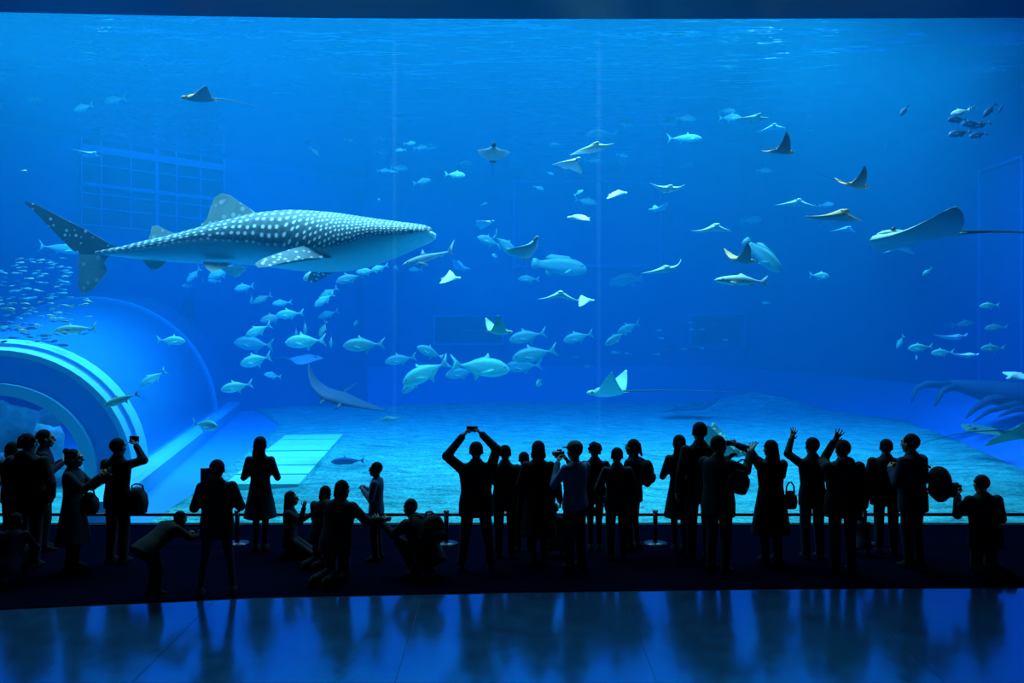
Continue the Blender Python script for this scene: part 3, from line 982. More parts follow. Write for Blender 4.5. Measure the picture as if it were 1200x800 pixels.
def ray(plan, mat, px, py, Y, span, yaw, pitch, roll, near, far, label, tail=1.6, tcurve=0.0, name='eagle_ray', group=None, tdrop=0.0):
    """span: wing span in metres; near/far: (root, tip) bend angles of the wing at +y and at -y (degrees, up positive); yaw 0 heads -x"""
    S_, LE, TE = PLAN[plan]
    if 70 <= yaw <= 105 and -20 < pitch < 0: pitch = -5      # head-on rays dip their nose and show a little of the back
    b = MB()
    ns, nc = 14, 9
    hs = span / 2
    top, bot = {}, {}
    cols = []
    for side, (a0, a1) in ((1, near), (-1, far)):
        y = z = 0.0
        arr = [(0.0, 0.0, 0.0)]
        for i in range(1, ns + 1):
            s = i / ns
            a = R(a0 + (a1 - a0) * s ** 1.3) * min(1, s * 4)
            y += math.cos(a) / ns
            z += math.sin(a) / ns
            arr.append((s, y * side, z))
        cols.append(arr)
    line = list(reversed(cols[1][1:])) + cols[0]
    vt, vb = [], []
    for s, y, z in line:
        le, te = np.interp(s, S_, LE), np.interp(s, S_, TE)
        th = (0.25 if plan == 'eagle' else 0.17) * (1 - s) ** 1.6 + 0.012
        for j in range(nc):
            t = 0.5 - 0.5 * math.cos(math.pi * j / (nc - 1))
            x = le + (te - le) * t
            h = th * math.sqrt(max(0, math.sin(math.pi * t ** 0.8))) + 0.002
            vt.append((x * hs, y * hs, (z + h * 0.75) * hs))
            vb.append((x * hs, y * hs, (z - h * 0.45) * hs))
    m = len(line)
    q = [(i * nc + j, i * nc + j + 1, (i + 1) * nc + j + 1, (i + 1) * nc + j) for i in range(m - 1) for j in range(nc - 1)]
    N = m * nc
    b.add(vt + vb, q, 0)
    b.m = [0] * len(q)
    b.f += [tuple(N + k_ for k_ in reversed(f)) for f in q]
    b.m += [1] * len(q)
    rim = [i * nc for i in range(m)] + [(m - 1) * nc + j for j in range(1, nc)] + [i * nc + nc - 1 for i in range(m - 2, -1, -1)] + [j for j in range(nc - 2, 0, -1)]
    for a, c_ in zip(rim, rim[1:] + rim[:1]):
        b.f.append((a, N + a, N + c_, c_))
        b.m.append(0)
    le0 = LE[0]
    if plan == 'eagle':      # head, eyes and pelvic lobes
        b.ball((le0 * hs * 1.02, 0, 0.03 * hs), (0.17 * hs, 0.12 * hs, 0.075 * hs), 10, 8, 0)
        for s in (-1, 1):
            b.ball((le0 * hs * 0.95, s * .12 * hs, 0.055 * hs), (.03 * hs,) * 3, 8, 5, 2)
            b.plate([((.26) * hs, s * .02 * hs, 0), (.30 * hs, s * .14 * hs, 0), (.46 * hs, s * .17 * hs, 0), (.50 * hs, s * .07 * hs, 0), (.40 * hs, 0, 0)], .02 * hs, (0, 0, 1), 0, .3, 1)
    elif plan == 'manta':
        for s in (-1, 1):
            b.tube([(-.36 * hs, s * .17 * hs, 0), (-.50 * hs, s * .19 * hs, -.02 * hs), (-.60 * hs, s * .15 * hs, -.05 * hs)], [.05 * hs, .035 * hs, .012 * hs], 8, 0, .6)
            b.ball((-.36 * hs, s * .21 * hs, .01 * hs), (.03 * hs,) * 3, 8, 5, 2)
        b.plate([(.26 * hs, 0, .05 * hs), (.36 * hs, 0, .03 * hs), (.42 * hs, 0, .12 * hs), (.34 * hs, 0, .10 * hs)], .012 * hs, (0, 1, 0), 0, .3, 1)
    else:
        b.ball((-.42 * hs, 0, .10 * hs), (.26 * hs, .17 * hs, .06 * hs), 10, 8, 0)
        for s in (-1, 1):
            b.ball((-.46 * hs, s * .13 * hs, .155 * hs), (.05 * hs, .04 * hs, .035 * hs), 8, 6, 2)
            b.plate([(.80 * hs, s * .04 * hs, 0), (.84 * hs, s * .20 * hs, 0), (1.0 * hs, s * .20 * hs, 0), (1.02 * hs, s * .06 * hs, 0)], .03 * hs, (0, 0, 1), 0, .3, 1)
    te0 = TE[0]
    pts = [((te0 - .04 + tail * t) * hs, tcurve * t * t * hs, (0.03 + tdrop * t * t) * hs) for t in (0, .12, .3, .5, .75, 1)]
    r0 = 0.032 if plan != 'sting' else 0.07
    b.tube(pts, [r0 * hs, r0 * .6 * hs, r0 * .4 * hs, r0 * .3 * hs, r0 * .2 * hs, .006 * hs], 6, 3)
    mt = RAYM[mat]
    me = b.mesh(name, [mt[0], mt[1], M['fish_eye'], M['ray_tail']], recalc=True)
    rot = Matrix.Rotation(R(yaw), 3, 'Z') @ Matrix.Rotation(R(-pitch), 3, 'Y') @ Matrix.Rotation(R(roll), 3, 'X')
    o = link(name, me, None, P(px, py, Y), rot.to_euler())
    return tag(o, label, 'ray', group)


m2 = lambda p, Y: p / F * Y      # pixels to metres at a depth
# plan, material, px, py, Y, span m, yaw, pitch(+ nose down), roll, near wing, far wing
ray('sting', 'sand', 1068, 278, 15.5, m2(130, 15.5), 12, 5, -1, (-4, -14), (2, 46), 'large grey stingray with one wing curled up and a long dark whip tail', 2.6, .25, 'stingray', tdrop=-.18)
ray('eagle', 'green', 718, 460, 17.5, m2(80, 17.5), -24, 4, 0, (24, 64), (24, 60), 'eagle ray gliding over the sand edge with raised wings and very long thin tail', 4.6, .2, tdrop=-.35)
ray('eagle', 'tan', 1002, 217, 15, m2(54, 15), 206, 4, 2, (26, 72), (14, 50), 'small tan-edged ray with one dark wing raised, highest above the big stingray', 2.4, .3)
ray('eagle', 'tan', 915, 177, 15, m2(50, 15), 204, 2, 2, (30, 78), (6, 24), 'small tan ray with a pointed dark wing held straight up near the surface', 1.0)
ray('eagle', 'tan', 868, 305, 15.5, m2(54, 15.5), 205, 2, 2, (26, 70), (22, 62), 'tan-winged ray with both wings up, just above the white cobia', 1.0)
ray('eagle', 'tan', 981, 254, 15.5, m2(68, 15.5), 92, -6, 4, (-14, 14), (-10, 8), 'tan-backed ray seen head-on with dark drooping wing tips near the big stingray', 1.2)
ray('eagle', 'pale', 934, 239, 19, m2(48, 19), 78, -4, 4, (-8, 4), (-12, 8), 'pale ray gliding flat with a bright back, beside the tan-backed head-on ray', 1.2)
ray('eagle', 'pale', 836, 268, 17, m2(50, 17), 92, -8, -3, (-20, 20), (-14, -4), 'pale arched ray with one wing tip flicked up, over the tan-winged ray', 1.0)
ray('eagle', 'pale', 783, 223, 17, m2(46, 17), 90, -10, 2, (8, 48), (8, 44), 'pale ray head-on with both wing tips curved up like a smile', .8)
ray('eagle', 'pale', 779, 317, 17, m2(54, 17), 88, -9, -4, (-6, 4), (0, 70), 'pale ray head-on with a single wing tip curled up, below the tall hatch', .8)
ray('eagle', 'grey', 772, 246, 22, m2(34, 22), 20, 4, 8, (18, 30), (20, 50), 'dim grey ray swimming side-on beneath the smiling ray', .8)
ray('eagle', 'white', 722, 227, 18, m2(36, 18), 150, 3, -22, (-4, -8), (0, 6), 'plain cyan-white ray gliding flat beside the window joint', .6)
ray('eagle', 'white', 681, 255, 16, m2(42, 16), 8, 3, 22, (-6, -10), (0, 8), 'brightest white ray gliding flat beneath the faint grey fish', .8)
ray('eagle', 'green', 696, 175, 15.5, m2(56, 15.5), 95, -10, -14, (10, -2), (-6, 22), 'yellow-green ray banked with straight wings near the surface', .6)
ray('eagle', 'white', 668, 193, 15.5, m2(46, 15.5), 128, -14, 6, (-4, -14), (-4, -12), 'white-headed ray with a broad blue underside below the banked ray', .6)
ray('eagle', 'dark', 578, 182, 15.5, m2(48, 15.5), 94, -34, 2, (12, 66), (12, 60), 'ray rearing up with its pale belly to the window and wing tips bent upward', 1.2)
ray('eagle', 'grey', 621, 295, 16, m2(56, 16), 128, -48, -10, (12, 48), (12, 52), 'ray showing a pale blue belly with white wing tip in front of the grouper', .6)
ray('eagle', 'grey', 566, 263, 20, m2(36, 20), 175, -14, 16, (-6, -10), (6, 12), 'pale grey ray climbing toward the tall hatch past the trevally tangle', .7)
ray('eagle', 'pale', 656, 346, 16.5, m2(52, 16.5), 92, -8, 2, (-26, 4), (-24, -2), 'pale ray with both wings arched down, above the flat cyan ray', .8)
ray('eagle', 'white', 684, 352, 18, m2(32, 18), 172, 2, -24, (-4, -8), (0, 4), 'flat cyan ray tucked under the arched ray by the window joint', .6)
ray('eagle', 'green', 582, 389, 15.5, m2(52, 15.5), 205, 2, 2, (30, 70), (28, 68), 'green-edged ray with both wings folded up above the large trevally', 1.4)
ray('eagle', 'white', 526, 326, 18, m2(38, 18), 165, 2, -24, (-4, 6), (0, 24), 'pale cyan ray gliding beneath the small grey shark', .6)
ray('eagle', 'grey', 538, 315, 26, m2(34, 26), 170, 2, 0, (30, 50), (34, 60), 'dim ray with raised wings between the grey shark and the cyan ray', .6)
ray('eagle', 'tan', 238, 116, 15.5, m2(60, 15.5), 14, 2, -2, (8, 34), (2, 20), 'ray with a white-edged curved wing alone near the surface by the lattice gate', 2.0, .2, tdrop=-.25)
ray('eagle', 'pale', 104, 182, 24, m2(36, 24), 150, -6, 10, (0, 10), (12, 40), 'pale ray with one lifted wing beside the lattice gate', .6)
ray('manta', 'shadow', 396, 466, 18.5, m2(112, 18.5), 84, 10, 14, (8, 52), (0, -16), 'large dark manta ray skimming the far sand behind the slab walkway', 1.0, 0, 'manta_ray')
ray('eagle', 'olive', 456, 491, 22, m2(42, 22), 78, -4, -4, (-10, 4), (-6, 28), 'small olive ray low over the sand beside the dark manta', .8)
ray('sting', 'grey', 360, 420, 27, m2(44, 27), 182, 0, -12, (-4, -8), (0, 2), 'dim grey stingray with a straight tail under the trevally school', 2.6, 0, 'stingray')
ray('sting', 'shadow', 812, 478, 30, m2(74, 30), 100, -4, -3, (-4, -2), (4, 30), 'dark ray lying over the far sand below the long tail', .8, 0, 'stingray')
ray('eagle', 'shadow', 786, 406, 36, m2(40, 36), 92, 2, 2, (-6, -6), (-8, -2), 'dark far ray silhouetted below the small hatch', .6)
ray('eagle', 'spot', 842, 529, 16.2, m2(92, 16.2), 160, 4, 10, (20, 60), (36, 80), 'leopard-spotted green ray raising a wing behind the crowd', .8, 0, 'leopard_ray')
ray('eagle', 'spot', 1196, 508, 16.0, m2(92, 16.0), 184, 6, 20, (8, 30), (4, -20), 'leopard-spotted green ray entering beyond the seated visitor with a trailing thin tail', 2.8, -.4, 'leopard_ray', tdrop=-.75)
ray('sting', 'olive', 1147, 503, 19.5, m2(50, 19.5), 20, 2, 14, (-4, -8), (0, 10), 'dull green stingray on the bank beneath the dark branching form', .8, 0, 'stingray')
ray('eagle', 'olive', 884, 140, 20, m2(42, 20), 95, -6, 2, (4, 4), (-2, 40), 'olive ray with a single raised dark wing tip among fish near the surface', .8)
ray('eagle', 'pale', 905, 150, 24, m2(34, 24), 85, -6, -4, (-14, -2), (-10, 6), 'small pale arched ray above the tan ray with the upright wing', .6)
ray('eagle', 'grey', 1056, 291, 19, m2(40, 19), 95, -4, 4, (-16, -24), (-14, -20), 'pale blue ray hidden under the large stingray', .6)
ray('eagle', 'grey', 1118, 396, 22, m2(44, 22), 95, -4, 2, (0, 24), (2, 40), 'dim grey ray with raised wing tips above the row of pale snappers', .6)
ray('eagle', 'pale', 1133, 417, 20, m2(38, 20), 95, -4, 2, (-2, 30), (-2, 30), 'pale curved ray at the end of the row of snappers', .6)
ray('eagle', 'pale', 1192, 440, 17, m2(44, 17), 20, 14, 18, (-6, -22), (0, 10), 'pale cyan ray diving at the edge of the dark branching form', .6)
ray('eagle', 'pale', 990, 269, 26, m2(32, 26), 95, -4, 2, (-8, -10), (-8, -6), 'faint blue ray below the tan-backed head-on ray', .6)

# ------------------------------------------------------------------ sharks, groupers and other single large fish
fish('shark', 'shark_grey', 504, 301, 68, 'L', 17, 18, 'small grey reef shark with upswept tail under the whale shark snout', 'shark', yaw=6, bend=.25, name='reef_shark')
fish('cobia', 'white_fish', 870, 329, 66, 'L', -2, 15, 'bright white cobia with a dark belly fin under the tan-winged ray', yaw=4, bend=.2, name='cobia')
fish('grouper', 'grey_fish', 893, 299, 56, 'R', 42, 20, 'big blue-grey grouper nosing downward behind the tan-winged ray', yaw=-8, name='grouper')
fish('grouper', 'grey_fish', 655, 312, 66, 'R', 6, 23, 'large hazy blue grouper behind the belly-up ray', yaw=8, name='grouper')
fish('grouper', 'grey_fish', 734, 329, 42, 'L', 10, 31, 'faint far grouper below the tall hatch', yaw=8, name='grouper')
fish('trevally', 'grey_fish', 590, 287, 44, 'R', 30, 22, 'trevally turning downward in the tangle behind the ray', yaw=30, bend=.6, name='trevally')
fish('trevally', 'grey_fish', 574, 283, 34, 'L', -14, 23, 'upper trevally of the tangle beside the grey climbing ray', yaw=30, name='trevally')
fish('trevally', 'silver', 580, 300, 16, 'T', 0, 22, 'small end-on trevally under the tangle by the ray', yaw=0, name='trevally')
fish('tuna', 'olive', 88, 386, 50, 'L', 5, 17, 'olive tuna with a crescent tail above the acrylic tunnel', yaw=4, name='tuna')
fish('tuna', 'olive', 143, 468, 42, 'L', 20, 15.6, 'olive tuna nosing down beside the tunnel rib', yaw=8, name='tuna')
fish('tuna', 'silver', 72, 291, 52, 'R', 6, 23, 'pale tuna passing behind the whale shark tail', yaw=6, name='tuna')
fish('tuna', 'dark_fish', 408, 540, 40, 'L', 0, 19, 'dark-tailed tuna low over the sand beside the slab walkway', yaw=14, name='tuna')
fish('tuna', 'silver', 802, 162, 42, 'R', -2, 23, 'cyan tuna swimming near the surface beneath two faint trevally', yaw=4, name='tuna')
fish('trevally', 'silver', 240, 498, 40, 'R', 4, 16.5, 'bright silver trevally over the tunnel curb', yaw=-24, name='trevally')
fish('trevally', 'silver', 200, 399, 33, 'R', 3, 19, 'silver trevally crossing the crown of the tunnel', yaw=8, name='trevally')
fish('trevally', 'silver', 180, 443, 34, 'L', 34, 19, 'silver trevally diving along the tunnel side behind the olive tuna', yaw=18, name='trevally')
fish('trevally', 'silver', 278, 453, 38, 'L', 12, 19, 'lowest silver trevally of the school, next to the tunnel end', yaw=6, name='trevally')
fish('trevally', 'silver', 320, 440, 22, 'L', -10, 23, 'small square-bodied trevally above the walkway end', yaw=40, name='trevally')
fish('trevally', 'silver', 562, 430, 72, 'R', 6, 20, 'large silver trevally heading along the sand edge, the longest of the trevallies', yaw=6, name='trevally')
fish('trevally', 'grey_fish', 541, 437, 40, 'L', 8, 23, 'trevally half hidden behind the largest trevally', yaw=20, name='trevally')
fish('trevally', 'silver', 500, 436, 62, 'L', 26, 19.5, 'silver trevally diving with its tail high over the sand edge', yaw=8, name='trevally')
fish('trevally', 'grey_fish', 484, 450, 34, 'L', 38, 21, 'bluish trevally nosing into the sand edge', yaw=24, name='trevally')
fish('trevally', 'grey_fish', 505, 413, 36, 'L', -22, 21, 'trevally tipping upward above the diving trevally', yaw=16, name='trevally')
fish('trevally', 'grey_fish', 470, 421, 38, 'L', 10, 22.5, 'hazy trevally against the window joint', yaw=6, name='trevally')
fish('trevally', 'grey_fish', 427, 404, 50, 'L', 3, 20, 'grey trevally with raised fin, alone under the whale shark head', yaw=5, name='trevally')
fish('trevally', 'grey_fish', 619, 394, 46, 'L', 12, 22, 'hazy trevally following the green-edged ray', yaw=6, name='trevally')
fish('trevally', 'grey_fish', 678, 395, 38, 'L', 14, 22.5, 'hazy trevally alone beside the window joint', yaw=8, name='trevally')
fish('trevally', 'grey_fish', 627, 415, 56, 'L', 12, 21, 'striped trevally stacked over another trevally', yaw=8, name='trevally')
fish('trevally', 'grey_fish', 614, 429, 46, 'L', 4, 24, 'hazy trevally stacked under the striped trevally', yaw=8, name='trevally')
fish('trevally', 'grey_fish', 632, 448, 28, 'T', 10, 21, 'trevally facing the window below the stacked pair', yaw=4, name='trevally')
fish('trevally', 'grey_fish', 737, 384, 34, 'L', 22, 24, 'upper of two slim trevally beyond the window joint', yaw=26, roll=14, name='trevally')
fish('trevally', 'grey_fish', 722, 396, 34, 'L', 28, 21.8, 'lower of two slim trevally beyond the window joint', yaw=26, roll=18, name='trevally')

# ------------------------------------------------------------------ the school under the whale shark
SCH = 'trevally school under the whale shark'
for a in [(287, 337, 27, 'L', 8, 24, 'silver', 'pale trevally with a crisp forked tail under the pectoral fin tip'),
          (227, 322, 24, 'L', 46, 25, 'silver', 'rear trevally of the school, tilted under the pelvic fin'),
          (238, 329, 15, 'A', 10, 27, 'grey_fish', 'small dim trevally behind the pelvic fin'),
          (219, 335, 14, 'T', 4, 26, 'grey_fish', 'hindmost small trevally of the school, seen end-on'),
          (251, 329, 17, 'T', 0, 26, 'silver', 'small trevally turning beneath the pelvic fin'),
          (259, 320, 32, 'L', 20, 24, 'silver', 'slim trevally just touching the pelvic fin outline'),
          (295, 350, 15, 'A', 60, 26, 'silver', 'tiny upright trevally in front of the green-tinted one'),
          (308, 350, 25, 'L', 24, 25, 'olive', 'green-tinted trevally nosing down in the school'),
          (331, 355, 23, 'L', 6, 24, 'silver', 'round pale trevally above the crossing pair'),
          (340, 368, 34, 'L', 6, 22, 'silver', 'bright upper trevally of the crossing pair'),
          (320, 373, 32, 'L', 10, 24, 'olive', 'dull lower trevally of the crossing pair'),
          (303, 387, 34, 'L', 26, 21, 'silver', 'bright trevally tilted over a larger grey one'),
          (299, 403, 52, 'L', -4, 22.6, 'grey_fish', 'large grey trevally in the lower school beneath the tilted bright one'),
          (301, 422, 44, 'L', 14, 20, 'silver', 'bright trevally with a dark gill at the foot of the school'),
          (359, 400, 50, 'L', 4, 20, 'silver', 'broad trevally carrying a raised fin, amid three upright ones'),
          (347, 390, 20, 'A', 70, 24, 'olive', 'upright olive trevally touching the broad trevally back'),
          (358, 383, 20, 'A', 72, 23, 'olive', 'second upright olive trevally over the broad trevally'),
          (379, 385, 22, 'L', 62, 23, 'olive', 'olive trevally diving steeply behind the upright pair'),
          (388, 399, 18, 'A', 78, 23, 'olive', 'lone upright trevally below the diving olive one'),
          (386, 343, 26, 'L', 30, 24, 'silver', 'upper trevally of the overlapping steep pair'),
          (380, 351, 28, 'L', 34, 22, 'silver', 'lower trevally of the overlapping steep pair'),
          (385, 368, 26, 'L', 20, 26, 'grey_fish', 'dim trevally directly below the steep pair'),
          (418, 378, 16, 'T', 20, 24, 'grey_fish', 'single end-on trevally in open water below the shark'),
          (371, 321, 34, 'L', 24, 18, 'silver', 'bright silver trevally brushing the belly of the whale shark'),
          (410, 326, 34, 'L', 16, 22, 'grey_fish', 'striped grey trevally behind the bright one at the belly'),
          (430, 318, 26, 'L', 4, 22, 'silver', 'trevally half hidden by the whale shark belly'),
          (445, 314, 22, 'L', 20, 22, 'silver', 'foremost trevally under the whale shark throat'),
          (465, 314, 16, 'T', 0, 25, 'grey_fish', 'faint round fish in front of the whale shark throat'),
          (487, 316, 18, 'L', 0, 26, 'grey_fish', 'faint fish beneath the reef shark snout')]:
    fish('trevally', a[6], a[0], a[1], a[2], a[3], a[4], a[5], a[7], 'fish', SCH, bend=random.choice((0, .3, -.3)), name='trevally')

# ------------------------------------------------------------------ fish near the surface and far fish
HI = 'fish near the surface'
for a in [(533, 205, 25, 'R', 4, 21, 'silver', 'round silver fish with a bright belly beneath the rearing ray'),
          (494, 213, 22, 'R', -14, 24, 'grey_fish', 'slim grey fish rising between whale shark and rearing ray'),
          (543, 192, 20, 'R', 0, 30, 'grey_fish', 'faint fish above the round silver one'),
          (631, 220, 14, 'R', 18, 26, 'silver', 'small silver fish above the tall hatch corner'),
          (644, 203, 11, 'R', 20, 26, 'silver', 'tiny silver fish above the small one at the hatch corner'),
          (678, 226, 13, 'R', -30, 23, 'silver', 'little silver fish rising beside the window joint'),
          (686, 236, 28, 'R', 10, 26, 'grey_fish', 'faint grey fish crossing the window joint'),
          (620, 327, 26, 'L', 0, 25, 'grey_fish', 'small hazy fish alone under the large grouper'),
          (733, 145, 26, 'R', 0, 26.5, 'grey_fish', 'first of three faint trevally near the surface, by the joint'),
          (780, 144, 30, 'R', 0, 26.5, 'grey_fish', 'middle one of three faint trevally near the surface'),
          (803, 139, 26, 'R', 0, 25.5, 'grey_fish', 'last of three faint trevally near the surface'),
          (706, 158, 40, 'L', 4, 30, 'grey_fish', 'long faint fish above the banked ray'),
          (652, 170, 18, 'L', 0, 31, 'grey_fish', 'faint fish just above the white-headed ray'),
          (650, 151, 16, 'L', 0, 32, 'grey_fish', 'very faint fish high above the white-headed ray'),
          (729, 182, 16, 'R', 6, 27, 'silver', 'small fish at the wing tip of the banked ray'),
          (727, 189, 18, 'R', 4, 28, 'grey_fish', 'small dim fish just below the banked ray tip'),
          (694, 188, 20, 'R', 0, 27, 'grey_fish', 'dim fish beside the white-headed ray'),
          (805, 194, 18, 'R', -10, 29, 'grey_fish', 'faint fish below the cyan tuna'),
          (855, 138, 26, 'R', 2, 25, 'silver', 'pale slender fish beside the olive surface ray'),
          (852, 130, 22, 'R', 0, 26, 'grey_fish', 'faint fish above the pale slender fish'),
          (895, 200, 20, 'R', 0, 28, 'grey_fish', 'dim fish under the tan upright-winged ray'),
          (947, 152, 10, 'L', 0, 30, 'silver', 'tiny fish ahead of the tan upright-winged ray'),
          (960, 323, 26, 'R', 2, 22, 'silver', 'pale slender fish alone in open water behind the cobia'),
          (968, 240, 18, 'R', -4, 27, 'grey_fish', 'faint fish between the two head-on rays'),
          (880, 258, 26, 'R', -8, 30, 'grey_fish', 'very faint fish above the blue-grey grouper'),
          (898, 355, 11, 'L', 0, 28, 'grey_fish', 'tiny fish beneath the white cobia tail'),
          (360, 166, 16, 'R', 0, 27, 'dark_fish', 'small dark fish high above the whale shark fin'),
          (368, 177, 16, 'R', 44, 26, 'grey_fish', 'small tilted fish below the dark one over the whale shark'),
          (135, 117, 30, 'L', 6, 25, 'grey_fish', 'faint mirrored fish near the surface before the lattice gate'),  # fish mirrored in the surface, added as solid bodies below it
          (98, 126, 28, 'L', 12, 25, 'silver', 'pale mirrored fish near the surface beside the lattice gate'),
          (40, 116, 24, 'L', 0, 25, 'grey_fish', 'faint mirrored fish highest beside the angled wall'),
          (28, 200, 7, 'R', 0, 15, 'white_fish', 'tiny white fish glinting before the angled wall')]:
    fish('trevally', a[6], a[0], a[1], a[2], a[3], a[4], a[5], a[7], 'fish', HI, name='small_fish')
for i, (px, py, ln, hd, tl) in enumerate([(480, 168, 15, 'R', 0), (492, 173, 17, 'R', -4), (502, 172, 20, 'R', 4), (447, 178, 18, 'R', -4), (470, 176, 14, 'L', 0), (449, 200, 16, 'R', 0), (467, 197, 22, 'R', 4),
                                         (446, 163, 12, 'R', 0), (445, 234, 10, 'T', 10), (461, 201, 12, 'L', 0), (567, 239, 9, 'R', -20), (408, 164, 11, 'R', 0)]):
    fish('trevally', 'silver', px, py, ln, hd, tl, 25 + (i % 4), 'small silver fish in the loose far school above the whale shark head', 'fish', 'loose far school above the whale shark head', name='small_fish')
for i, (px, py, ln, hd) in enumerate([(772, 387, 9, 'R'), (774, 396, 9, 'R'), (808, 378, 8, 'R'), (822, 386, 8, 'R'), (811, 386, 7, 'L'), (838, 380, 7, 'T'), (770, 415, 10, 'R'), (802, 409, 8, 'L'), (850, 398, 8, 'R'), (822, 408, 7, 'R'),
                                      (690, 429, 11, 'L'), (674, 418, 8, 'R'), (722, 413, 12, 'L'), (736, 414, 9, 'L')]):
    fish('trevally', 'silver', px, py, ln, hd, random.uniform(-10, 10), 31 + (i % 4), 'tiny silver fish scattered before the hatches of the back wall', 'fish', 'tiny fish before the back wall hatches', name='tiny_fish')

SNP = 'pale snappers by the side wall'
for a in [(1079, 407, 28, 'L', 6, 20, 'silver', 'foremost pale snapper of the row by the side wall'),
          (1105, 413, 26, 'L', 4, 21, 'silver', 'second pale snapper of the row by the side wall'),
          (1164, 408, 28, 'L', 2, 22, 'olive', 'olive snapper trailing the row in front of the doorway'),
          (1055, 400, 20, 'A', 50, 21, 'silver', 'snapper twisting upright ahead of the row'),
          (1074, 418, 13, 'T', 30, 21, 'silver', 'tiny upright snapper below the foremost one'),
          (1168, 384, 26, 'L', 4, 25, 'olive', 'dim olive snapper within the doorway frame'),
          (1160, 358, 22, 'L', 4, 20, 'silver', 'pale snapper highest in the doorway frame'),
          (1128, 380, 26, 'R', -6, 27, 'grey_fish', 'faint snapper over the dim grey ray'),
          (1087, 318, 14, 'L', 40, 20, 'silver', 'small pale fish dropping beneath the large stingray')]:
    fish('trevally', a[6], a[0], a[1], a[2], a[3], a[4], a[5], a[7], 'fish', SNP, name='snapper')

FUS = 'dark fusiliers near the surface by the side wall'
for a in [(1060, 129, 17, 'L', 55, 17, 'dark_fish', 'lone dark blue fish apart from the fusilier group'),
          (1126, 131, 22, 'L', 12, 17, 'white_fish', 'single white fish on top of the fusilier group'),
          (1122, 140, 27, 'L', 6, 17, 'dark_fish', 'upper dark fusilier right under the white fish'),
          (1139, 145, 26, 'L', 4, 17.4, 'dark_fish', 'middle dark fusilier of the group'),
          (1149, 146, 26, 'L', 12, 17.8, 'dark_fish', 'rear dark fusilier overlapping the middle one'),
          (1125, 156, 27, 'L', 8, 17, 'dark_fish', 'lower leading dark fusilier of the group'),
          (1147, 158, 22, 'L', 12, 17.2, 'dark_fish', 'lower trailing dark fusilier of the group'),
          (1160, 129, 22, 'L', 48, 17, 'dark_fish', 'steeply tilted dark fusilier behind the white fish'),
          (1173, 127, 13, 'L', 60, 19, 'dark_fish', 'small dark fusilier hindmost of the group'),
          (1141, 125, 11, 'L', 50, 19, 'dark_fish', 'small dark tail-up fusilier beside the white fish'),
          (1038, 171, 9, 'T', 0, 22, 'dark_fish', 'tiny dark fish below the lone dark blue one')]:
    fish('trevally' if a[2] > 13 else 'tuna', a[6], a[0], a[1], a[2], a[3], a[4], a[5], a[7], 'fish', FUS, name='fusilier')

# dense school of little fish over the tunnel
rnd = random.Random(3)
for i in range(150):
    t = rnd.random() ** 0.8
    px = rnd.uniform(-4, 92 - 30 * abs(t - .5)) if rnd.random() < .85 else rnd.uniform(60, 112)
    py = 298 + 104 * t + px * 0.04
    if py > 392 and px > 60: continue
    low = t > 0.72
    mt = 'dark_fish' if low and rnd.random() < .75 else rnd.choice(('grey_fish', 'silver', 'yellow', 'grey_fish'))
    fish('tuna', mt, px, py, rnd.uniform(7, 12) + (2 if low else 0), rnd.choice('RRRL'), rnd.uniform(-12, 16), rnd.uniform(15.2, 17.8) if py > 352 else rnd.uniform(18.5, 24),
         {'dark_fish': 'little dark', 'grey_fish': 'little dull grey', 'silver': 'little silvery', 'yellow': 'little yellowish'}[mt] + ' fusilier in the dense school drifting over the tunnel', 'fish', 'dense fusilier school over the tunnel', name='fusilier')
for a in [(23, 386, 20, 'R', -2), (62, 400, 13, 'R', -14), (50, 393, 16, 'R', 0), (72, 404, 16, 'R', 2), (8, 378, 18, 'R', 4), (36, 384, 15, 'R', 2)]:
    fish('tuna', 'dark_fish', a[0], a[1], a[2] + 2, a[3], a[4], 17.5, 'dark fusilier skimming the tunnel roof below the dense school', 'fish', 'dark fusiliers on the tunnel roof', name='fusilier')

# ================================================================== VISITORS
CLOTH = {}


def cloth(name, col):
    if name not in CLOTH: CLOTH[name] = pm('cloth_' + name, tuple(x * 0.6 for x in col), 0.9, 0.2, 9, spec=0.1)
    return CLOTH[name]


COLS = {'black': (.008, .008, .010), 'charcoal': (.018, .018, .022), 'navy': (.010, .013, .035), 'brown': (.03, .019, .013), 'maroon': (.035, .008, .012), 'denim': (.015, .025, .06),
        'olive': (.025, .027, .014), 'grey': (.05, .05, .055), 'blue': (.07, .12, .22), 'slate': (.018, .025, .04), 'purple': (.025, .012, .035), 'tan': (.09, .07, .05)}
SKIN = pm('skin', (0.16, 0.075, 0.035), 0.75, 0.08, 20)
HAIRM = {'black': pm('hair_black', (.006, .005, .005), 0.95, .3, 30, spec=0.05), 'brown': pm('hair_brown', (.018, .010, .006), 0.95, .3, 30, spec=0.05), 'grey': pm('hair_grey', (.05, .05, .05), 0.95, .3, 30, spec=0.05)}
DARKP = pm('black_plastic', (.01, .01, .011), 0.3, .1)
GLASSM = pm('lens_glass', (.02, .02, .04), 0.05, .1)
SHOE = pm('shoe_dull', (.008, .007, .007), 0.95, .3, 10, spec=0.05)
LEATHER = pm('dark_leather', (.010, .007, .006), 0.8, .3, 15, spec=0.2)

TEMP = []


def remesh(b, voxel, smooth=3):
    """queue a shape for welding into one continuous surface"""
    me = bpy.data.meshes.new('tmp')
    me.from_pydata(b.v, [], b.f)
    o = bpy.data.objects.new('tmp', me)
    C.objects.link(o)
    md = o.modifiers.new('r', 'REMESH')
    md.mode = 'VOXEL'
    md.voxel_size = voxel
    if smooth:
        sm = o.modifiers.new('s', 'SMOOTH')
        sm.factor = 0.5
        sm.iterations = smooth
    TEMP.append(o)
    return o


